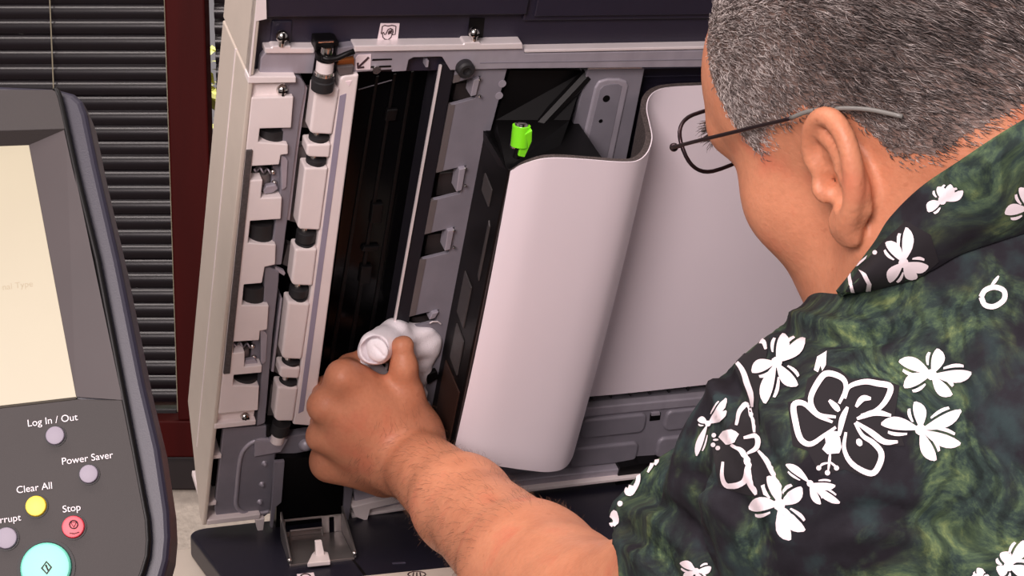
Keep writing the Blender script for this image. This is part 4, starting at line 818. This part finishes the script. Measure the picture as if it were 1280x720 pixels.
# hem of the visible sleeve: cut square and hollow
h1_ = P(712, 628, 1.12); h2_ = P(798, 745, 1.06); hn = unit(np.cross(h2_-h1_, ray(770, 680))); hn = hn if np.dot(hn, E_-S_) > 0 else -hn; HEM = (h1_+h2_)/2
for A_, ax_ in ((HEM, unit(hn*.8+SX*.45)), (RS+(RE-RS)*.75, unit(RE-RS))):
    pl_ = ((Xg-A_[0])*ax_[0]+(Yg-A_[1])*ax_[1]+(Zg-A_[2])*ax_[2]); near = (((Xg-A_[0])**2+(Yg-A_[1])**2+(Zg-A_[2])**2) < .19**2)
    sv_.D = np.where(near, np.maximum(sv_.D, pl_), sv_.D).astype(np.float32)
hx_ = S_+(E_-S_)*.78-UP*.024; sv_.cone(hx_-SX*.06, hx_+SX*.08, .051, .052, .004, 's')
sv_.cone(NB-SPU*.0, NB+SPU*.12, .066, .11, .01, 's')
Vs, Fs = sv_.mesh(); cut_ = (((Vs-HEM)@unit(hn*.8+SX*.45)) > .003) & (np.linalg.norm(Vs-E_, axis=1) < .16); Fs = Fs[~cut_[Fs].any(1)]; us_, Fs = np.unique(Fs, return_inverse=True); Fs = Fs.reshape(-1, 4); Vs = smooth_mesh(Vs[us_], Fs, 2); del sv_, fold, t_, Xg, Yg, Zg
# creases pressed into the cloth
Ns = normals(Vs, Fs)
if np.einsum('ij,ij->i', Ns, Vs-(NB-SPU*.25)).mean() < 0: Ns = -Ns
def crease(line, width, depth, ridge=.5, side=1):
    global Vs
    L3 = np.array(spline(line, 8)); q = Vs-CAM; z = q@FW; px = 640+FPX*(q@RX)/z; py = 360+FPX*(q@DN)/z; face = np.einsum('ij,ij->i', Ns, -q)/np.linalg.norm(q, axis=1)
    near = np.nonzero((px > L3[:, 0].min()-60) & (px < L3[:, 0].max()+60) & (py > L3[:, 1].min()-60) & (py < L3[:, 1].max()+60) & (face > -.05))[0]
    d2 = (px[near, None]-L3[None, :, 0])**2+(py[near, None]-L3[None, :, 1])**2; k = d2.argmin(1); d = np.sqrt(d2.min(1)); tg = np.gradient(L3, axis=0)[k]; sg = np.sign(tg[:, 0]*(py[near]-L3[k, 1])-tg[:, 1]*(px[near]-L3[k, 0]))*side
    e = np.sin(np.pi*(k+.5)/len(L3))**.5; f = e*(-depth*np.exp(-(d/width)**2)+depth*ridge*np.exp(-((sg*d-width*1.7)/(width*1.0))**2))
    Vs[near] += Ns[near]*f[:, None]
crease([(900, 452), (922, 498), (943, 540), (968, 598), (990, 655)], 11, .008, .8)
crease([(962, 404), (1005, 414), (1050, 424), (1105, 420), (1150, 402)], 9, .006, .7, -1)
crease([(785, 616), (825, 630), (868, 668), (890, 712)], 11, .006, .7)
crease([(762, 650), (800, 676), (835, 712), (850, 740)], 10, .005, .7)
crease([(850, 590), (900, 610), (940, 650), (960, 700)], 12, .005, .6)
crease([(1020, 660), (1080, 640), (1150, 650), (1230, 690)], 14, .005, .6)
crease([(1180, 400), (1215, 460), (1230, 530), (1275, 600)], 14, .004, .6)
Vs = smooth_mesh(Vs, Fs, 1)
SH = bpy.data.materials.new('dark tropical leaf cotton'); SH.use_nodes = True; nt = SH.node_tree; b = nt.nodes['Principled BSDF']; tc = nt.nodes.new('ShaderNodeTexCoord').outputs['Object']
wv = nt.nodes.new('ShaderNodeTexNoise'); wv.inputs['Scale'].default_value = 9; nt.links.new(tc, wv.inputs['Vector'])
vm = nt.nodes.new('ShaderNodeVectorMath'); vm.operation = 'MULTIPLY_ADD'; nt.links.new(wv.outputs['Color'], vm.inputs[0]); vm.inputs[1].default_value = (.16, .16, .16); nt.links.new(tc, vm.inputs[2]); wc = vm.outputs[0]
patch = nnoise(nt, wc, 15, 4); leafm = nramp(nt, patch, [(.44, (0, 0, 0)), (.56, (1, 1, 1))])
vo = nt.nodes.new('ShaderNodeTexWave'); vo.inputs['Scale'].default_value = 34; vo.inputs['Distortion'].default_value = 6; vo.inputs['Detail'].default_value = 3; vo.inputs['Detail Scale'].default_value = 1.6; nt.links.new(wc, vo.inputs['Vector'])
vein = nramp(nt, vo.outputs['Fac'], [(.12, (.25, .25, .25)), (.5, (1, 1, 1))])
g1 = nramp(nt, nnoise(nt, wc, 55, 6, .7), [(.32, lin((26, 31, 34))), (.46, lin((44, 58, 54))), (.57, lin((74, 92, 68))), (.68, lin((116, 130, 84)))])
g1 = nmix(nt, .5, g1, vein, 'MULTIPLY')
dk = nramp(nt, nnoise(nt, tc, 40, 5), [(.3, lin((22, 18, 24))), (.52, lin((34, 32, 38))), (.66, lin((44, 56, 58)))])
nt.links.new(nmix(nt, leafm, dk, g1), b.inputs['Base Color']); b.inputs['Roughness'].default_value = .85; b.inputs['Specular IOR Level'].default_value = .2
bp = nt.nodes.new('ShaderNodeBump'); bp.inputs['Strength'].default_value = .15; bp.inputs['Distance'].default_value = .0006; nt.links.new(nnoise(nt, tc, 1300, 2), bp.inputs['Height']); nt.links.new(bp.outputs[0], b.inputs['Normal'])
shirt = mesh_obj('shirt', Vs, Fs, SH, person); tag(shirt, 'dark green and black short sleeved shirt printed with white flowers')
# collar: stand hugging the neck, fold, and leaf lying on the shoulders
BVb = BVHTree.FromPolygons([Vector(q) for q in Vb.tolist()], Fb.tolist()); BVs = BVHTree.FromPolygons([Vector(q) for q in Vs.tolist()], Fs.tolist())
def dep(bv, x, y, dflt):
    h = bv.ray_cast(Vector(CAM), Vector(ray(x, y)).normalized(), 3)[0]; return float(np.dot(np.array(h)-CAM, FW)) if h is not None else dflt
cA = [(1049, 366), (1066, 344), (1095, 305), (1113, 275), (1150, 237), (1200, 203), (1250, 170), (1300, 140), (1350, 112)]
cB = [(1050, 367), (1075, 349), (1108, 318), (1140, 284), (1178, 257), (1225, 224), (1270, 193), (1320, 165), (1370, 138)]
cC = [(1054, 370), (1098, 360), (1135, 350), (1165, 336), (1200, 316), (1245, 300), (1300, 282), (1350, 265), (1400, 250)]
dA = [dep(BVb, x, y, 1.02) for x, y in cA]; dC = [dep(BVs, x, y, .97) for x, y in cC]
rA_ = np.array(spline([np.append(P(x, y, d-.003), 0)[:3] for (x, y), d in zip(cA, dA)], 6)); rC_ = np.array(spline([P(x, y, d-.004) for (x, y), d in zip(cC, dC)], 6))
rB_ = np.array(spline([P(x, y, min(da, dc)-.012) for (x, y), da, dc in zip(cB, dA, dC)], 6)); r0_ = rA_-SPU*.03+(NB-rA_)*.1
A = np.array(spline([r0_, rA_, rA_*.45+rB_*.55-FW*.004, rB_, rB_*.55+rC_*.45-FW*.004, rC_, rC_+FW*.004], 4)); gu = np.gradient(A, axis=1); gv = np.gradient(A, axis=0); nn = np.cross(gu, gv); nn /= np.linalg.norm(nn, axis=2, keepdims=True)+1e-9
collar = slab(A, A+nn*.0018*(1 if np.dot(nn[8, 20], FW) > 0 else -1)).build('collar', SH, shirt, smooth='auto')
# ---------------------------------------------------------------- trousers and shoes (below the picture)
tv = Vol((PEL[0]-.35, PEL[1]-.35, .03), (PEL[0]+.35, PEL[1]+.35, PEL[2]+.12), .008)
tv.ell(PEL-UP*.03, np.array([BLH, BFH, UP]), (.17, .13, .14), .04)
FT = []
for s in (1, -1):
    hip = PEL+BLH*s*.09-UP*.06; ank = np.array([PEL[0], PEL[1], .09])+BLH*s*.13+BFH*(.06*s); kn = (hip+ank)/2+BFH*.03; FT.append(ank); tv.chain([hip, kn, ank-UP*.02], [.095, .072, .06], .04)
Vt, Ft = tv.mesh(); mesh_obj('trousers', smooth_mesh(Vt, Ft, 1), Ft, mat('dark trousers', (44, 42, 48), .9, var=.1), person); del tv
for a in FT:
    q = Vol(a-.25, a+.25, .006); g = np.array([a[0], a[1], .0]); q.chain([g+UP*.045-BFH*.06, g+UP*.05, g+UP*.038+BFH*.14], [.043, .045, .036], .02); q.cut(g+UP*.002, -UP); Vq, Fq = q.mesh(); mesh_obj('shoe', Vq, Fq, mat('black shoe leather', (22, 20, 20), .4), person)
# ---------------------------------------------------------------- white flowers printed on the shirt
from mathutils.geometry import delaunay_2d_cdt
FLW = mat('white flower print', (234, 220, 224), .85, var=.02)
cv = collar.data; Vc = np.array([v.co for v in cv.vertices])+np.array(ROOTLOC['person']); Fc = [tuple(p.vertices) for p in cv.polygons]
BV = BVHTree.FromPolygons([Vector(v) for v in np.concatenate([Vs, Vc]).tolist()], Fs.tolist()+[tuple(i+len(Vs) for i in f) for f in Fc])
def decal(polys, name='flower_print', step=3.5, m_=None, lift=.0009):
    mb = MB(); o = Vector(CAM)
    for poly in polys:
        pts = []; n = len(poly)
        for i in range(n):
            a, c = np.array(poly[i], float), np.array(poly[(i+1) % n], float); k = max(1, int(np.linalg.norm(c-a)/step)); pts += [tuple(a+(c-a)*j/k) for j in range(k)]
        nb0 = len(pts); P2 = np.array(pts); lo, hi = P2.min(0), P2.max(0); allp = list(pts)
        for gx in np.arange(lo[0], hi[0], step):
            for gy in np.arange(lo[1], hi[1], step):
                ins = False; j = nb0-1
                for i in range(nb0):
                    if (P2[i, 1] > gy) != (P2[j, 1] > gy) and gx < (P2[j, 0]-P2[i, 0])*(gy-P2[i, 1])/(P2[j, 1]-P2[i, 1])+P2[i, 0]: ins = not ins
                    j = i
                if ins and np.min(((P2-(gx, gy))**2).sum(1)) > (step*.55)**2: allp.append((gx, gy))
        r = delaunay_2d_cdt([Vector(q) for q in allp], [(i, (i+1) % nb0) for i in range(nb0)], [], 1, 1e-4); W3 = []; ok = []
        for q in r[0]:
            hit, nr, ix, ds = BV.ray_cast(o, Vector(ray(q.x, q.y)).normalized(), 4)
            if hit is None: W3.append((0, 0, 0)); ok.append(None); continue
            if nr.dot(o-hit) < 0: nr = -nr
            W3.append(tuple(hit+nr*lift)); ok.append(ds)
        fs_ = [f for f in r[2] if all(ok[i] is not None for i in f) and max(ok[i] for i in f)-min(ok[i] for i in f) < .02]
        par = list(range(len(W3)))
        def fd(i):
            while par[i] != i: par[i] = par[par[i]]; i = par[i]
            return i
        for f in fs_:
            for i in f[1:]: par[fd(i)] = fd(f[0])
        cnt = {}
        for f in fs_: cnt[fd(f[0])] = cnt.get(fd(f[0]), 0)+1
        if cnt: big = max(cnt, key=cnt.get); fs_ = [f for f in fs_ if fd(f[0]) == big]
        use = sorted({i for f in fs_ for i in f}); mp = {k: j for j, k in enumerate(use)}; mb.add([W3[i] for i in use], [tuple(mp[i] for i in f) for f in fs_])
    if mb.f: return mb.build(name, m_ or FLW, shirt, smooth=True)
DKP = mat('dark print ground', (22, 17, 22), .9, var=.15, scale=60)
def petal(c, t, w, skew=0.0, n=12):
    c, t = np.array(c, float), np.array(t, float); a = t-c; L = np.linalg.norm(a); a /= L; b_ = np.array([-a[1], a[0]]); out = []
    prof = [(s, w*(math.sin(math.pi*s**.95)**.7)*(.35+.65*s)) for s in np.linspace(0.02, .98, n)]
    for s, h in prof: out.append(tuple(c+a*L*s+b_*(h+skew*h)))
    for s, h in prof[::-1]: out.append(tuple(c+a*L*s-b_*(h-skew*h)))
    return out
def slit_petal(c, t, w):
    """a petal split by a dark curved vein"""
    c, t = np.array(c, float), np.array(t, float); a = t-c; L = np.linalg.norm(a); a /= L; b_ = np.array([-a[1], a[0]]); S = np.linspace(.03, .98, 11)
    h = [w*(math.sin(math.pi*s**.95)**.7)*(.35+.65*s) for s in S]; g = max(1.2, w*.12)
    big = [tuple(c+a*L*s+b_*k) for s, k in zip(S, h)]+[tuple(c+a*L*s-b_*(k*.35)) for s, k in list(zip(S, h))[::-1]]
    sm = [tuple(c+a*L*s-b_*(k*.35+g*1.6)) for s, k in list(zip(S, h))[3:9]]+[tuple(c+a*L*s-b_*max(k, k*.35+g*1.8)) for s, k in list(zip(S, h))[3:9][::-1]]
    return [big, sm]
def plumeria(c, tips, w=13):
    ps = []; w = w*1.12
    for t in tips: ps += slit_petal(c, t, w)
    ps.append([(c[0]+w*.42*math.cos(a), c[1]+w*.42*math.sin(a)) for a in np.linspace(0, 6.28, 10, endpoint=False)]); return decal(ps)
def stroke(pts, w, closed=False, k=5):
    q = spline(list(pts)+([pts[0]] if closed else []), k); q = np.array(q); t = np.gradient(q, axis=0); t /= np.linalg.norm(t, axis=1, keepdims=True)+1e-9; nn = np.stack([-t[:, 1], t[:, 0]], 1)
    ww = w*(np.ones(len(q)) if closed else .35+.65*np.sin(np.linspace(.15, math.pi-.15, len(q))))
    if closed: return [[tuple(q[i]+nn[i]*ww[i]/2), tuple(q[i+1]+nn[i+1]*ww[i+1]/2), tuple(q[i+1]-nn[i+1]*ww[i+1]/2), tuple(q[i]-nn[i]*ww[i]/2)] for i in range(len(q)-1)]
    return [[tuple(a) for a in q+nn*ww[:, None]/2]+[tuple(a) for a in (q-nn*ww[:, None]/2)[::-1]]]
def blob(x, y, r, n=10, wob=0): return [(x+r*(1+wob*math.cos(3*a+x))*math.cos(a), y+r*(1+wob*math.cos(3*a+x))*math.sin(a)) for a in np.linspace(0, 6.283, n, endpoint=False)]
Z6 = lambda l: [(960+x/2.4, 420+y/2.4) for x, y in l]; Z5 = lambda l: [(740+x/2.25, 400+y/2.25) for x, y in l]; Z4 = lambda l: [(960+x/3, 240+y/3) for x, y in l]
plumeria(Z6([(492, 118)])[0], Z6([(392, 78), (510, 38), (610, 112), (555, 180), (408, 158)]), 15)
plumeria(Z6([(458, 282)])[0], Z6([(440, 198), (580, 222), (582, 322), (505, 374), (338, 266)]), 15)
plumeria(Z5([(522, 122)])[0], Z5([(538, 40), (598, 50), (582, 188), (490, 240), (452, 150)]), 15)
plumeria(Z5([(525, 520)])[0], Z5([(490, 440), (592, 468), (602, 592), (560, 620), (442, 530)]), 16)
plumeria(Z6([(128, 442)])[0], Z6([(55, 385), (205, 448), (218, 498), (160, 504)]), 9)
plumeria(Z5([(330, 292)])[0], Z5([(378, 222), (380, 258), (298, 384), (300, 282)]), 8)
plumeria(Z4([(508, 262)])[0], Z4([(445, 190), (522, 132), (602, 275), (560, 318), (455, 335)]), 13)
plumeria(Z6([(725, 690)])[0], Z6([(770, 612), (700, 650), (700, 720), (790, 700)]), 14)
plumeria(Z4([(975, 60)])[0], Z4([(885, 78), (940, -20), (1010, 0), (1000, 100)]), 13)
plumeria(Z4([(655, 30)])[0], Z4([(600, 75), (640, -20), (690, -30), (735, -8)]), 11)
plumeria(Z5([(296, 706)])[0], Z5([(250, 682), (340, 695), (320, 740), (262, 730)]), 9)
plumeria(Z6([(640, 730)])[0], Z6([(630, 695), (665, 715), (610, 725)]), 9)
decal(stroke(Z4([(800, 395), (815, 370), (850, 358), (885, 372), (885, 405), (850, 430), (815, 425)]), 6.5, True))
decal(stroke(Z4([(838, 352), (852, 335), (866, 316)]), 4.5))
for l in (Z6([(60, 200), (75, 330), (120, 345), (160, 420), (230, 400), (310, 430), (350, 390), (350, 330), (410, 330), (380, 240), (395, 150), (330, 125), (250, 130), (215, 100), (180, 90), (120, 130), (110, 185)]), Z5([(385, 90), (420, 55), (500, 50), (490, 120), (470, 240), (475, 380), (520, 460), (470, 500), (360, 470), (340, 360), (395, 290), (440, 220)]), Z4([(292, 372), (345, 285), (440, 180), (520, 110), (610, 160), (640, 260), (560, 330), (400, 372)])): decal([l], 'dark_print', 5, DKP, .0005)
# large outlined hibiscus
hb_ = []
for l in ([(205, 245), (150, 235), (130, 190), (160, 130), (185, 115), (225, 130), (235, 160), (215, 205)], [(195, 260), (150, 240), (110, 205), (80, 210), (85, 260), (100, 310), (130, 325), (170, 300), (205, 275)],
          [(232, 190), (245, 155), (290, 140), (330, 145), (368, 155), (355, 195), (325, 225), (280, 240)], [(235, 290), (230, 340), (255, 385), (310, 412), (335, 385), (340, 350), (315, 320), (285, 300), (262, 262)],
          [(268, 250), (320, 232), (370, 240)], [(265, 260), (310, 290), (350, 318), (390, 318)], [(240, 215), (225, 250), (215, 300)], [(265, 215), (285, 190), (310, 190)], [(185, 195), (205, 215), (215, 228)], [(270, 310), (280, 330)]): hb_ += stroke(Z6(l), 7.6)
decal(hb_)
decal([Z6([(172, 300), (190, 285), (212, 288), (218, 310), (222, 335), (215, 352), (180, 355), (164, 340), (175, 322)])]+stroke(Z6([(188, 350), (186, 375), (182, 405)]), 3.5)+stroke(Z6([(184, 380), (165, 385), (155, 395)]), 3)+stroke(Z6([(188, 378), (200, 388), (208, 394)]), 3)+[blob(*Z6([(154, 396)])[0], 3.2), blob(*Z6([(180, 410)])[0], 3.4), blob(*Z6([(207, 396)])[0], 3.2)])
decal([Z6([(140, 105), (150, 65), (178, 48), (176, 90), (165, 108), (160, 92), (152, 112)])])
# second hibiscus, over the shoulder fold
h2 = []
for l in ([(372, 400), (370, 440), (385, 465), (430, 455), (440, 410), (425, 375), (395, 350)], [(405, 300), (415, 260), (440, 240), (452, 280), (455, 320)], [(425, 335), (460, 330), (462, 360), (435, 378)], [(440, 395), (445, 450), (465, 490)],
          [(400, 110), (430, 72), (480, 62), (492, 85)], [(400, 110), (425, 140), (440, 180), (452, 215), (455, 245)], [(465, 370), (490, 400), (505, 430), (515, 450)]): h2 += stroke(Z5(l), 7)
h2 += [Z5([(360, 330), (372, 312), (395, 310), (412, 325), (405, 345), (380, 352)]), blob(*Z5([(345, 352)])[0], 3), blob(*Z5([(358, 362)])[0], 3), blob(*Z5([(347, 325)])[0], 3)]+stroke(Z5([(345, 338), (360, 338)]), 3)
decal(h2)
# flower edge by the sleeve hem
h3 = []
for l in ([(35, 530), (60, 500), (95, 460), (125, 430)], [(105, 465), (110, 440), (130, 428), (132, 455), (112, 490), (98, 485), (105, 465)], [(140, 410), (160, 390), (172, 405), (160, 430)], [(175, 380), (185, 395), (180, 410)], [(62, 580), (56, 568), (66, 540), (74, 565), (64, 582)]): h3 += stroke(Z5(l), 5.5)
for q in h3+[blob(*Z5([(82, 518)])[0], 3.4)]: decal([q])
decal([Z4([(305, 320), (315, 305), (325, 372), (312, 372)]), Z4([(345, 292), (372, 305), (388, 340), (385, 366), (366, 368), (372, 340), (358, 312)]), Z4([(335, 282), (350, 262), (378, 238), (372, 252), (345, 276)]), blob(*Z4([(406, 228)])[0], 3)])
# ---------------------------------------------------------------- cleaning cloth
CL = mat('white lint free cloth', (244, 236, 240), .9, var=.02, bump=.35, bscale=900)
cv_ = Vol(PL(480, 440, .0)-.13, PL(480, 440, .0)+.13, .0013); LA = np.array([LID.r, LID.d, LID.n])
cv_.cone(PL(468, 436, .020), PL(492, 420, -.006), .0152, .0150, .006)
cv_.cone(PL(460, 443, .040), PL(468, 437, .0275), .0128, .0120, .0015, 's')
rx = unit(PL(468, 436, .020)-PL(492, 420, -.006)); ry = unit(np.cross(rx, LID.d)); rw = np.cross(rx, ry); cv_.ell(PL(468, 437, .0285)+ry*.0030+rw*.0012, np.array([rx, ry, rw]), (.0040, .0108, .0112), .0012)
cv_.cone(PL(468, 437, .030)+ry*.010-rw*.002, PL(468, 437, .032)-ry*.002+rw*.003, .0010, .0006, .0012, 's')
for x, y, ru, rv, w in ((500, 424, .019, .0135, -.008), (512, 430, .021, .0165, -.010), (524, 427, .0165, .0135, -.011), (533, 423, .0095, .0090, -.012), (514, 452, .015, .020, -.011), (526, 446, .0115, .018, -.012), (521, 482, .0100, .024, -.013), (531, 508, .0080, .016, -.014)):
    cv_.ell(PL(x, y, w), LA, (ru, rv, .0062), .014)
cv_.chain([PL(498, 410, -.004), PL(512, 440, -.004), PL(522, 480, -.006)], [.003, .004, .003], .010)
cv_.chain([PL(455, 455, .0), PL(470, 465, -.008), PL(500, 480, -.01)], [.006, .006, .005], .008)
gx, gy, gz = cv_.ax[0][:, None, None], cv_.ax[1][None, :, None], cv_.ax[2][None, None, :]; cv_.D += (.0006*np.sin(gx*210+gz*160+2*np.sin(gy*120))+.0004*np.sin(gx*120-gz*330+gy*90)).astype(np.float32)
Vl, Fl = cv_.mesh(); Vl = smooth_mesh(Vl, Fl, 4); cl = mesh_obj('cleaning_cloth', Vl-PL(500, 470, -.01), Fl, CL); cl.location = PL(500, 470, -.01)
tag(cl, 'folded white cleaning cloth held against the black scanning strip', 'cloth')
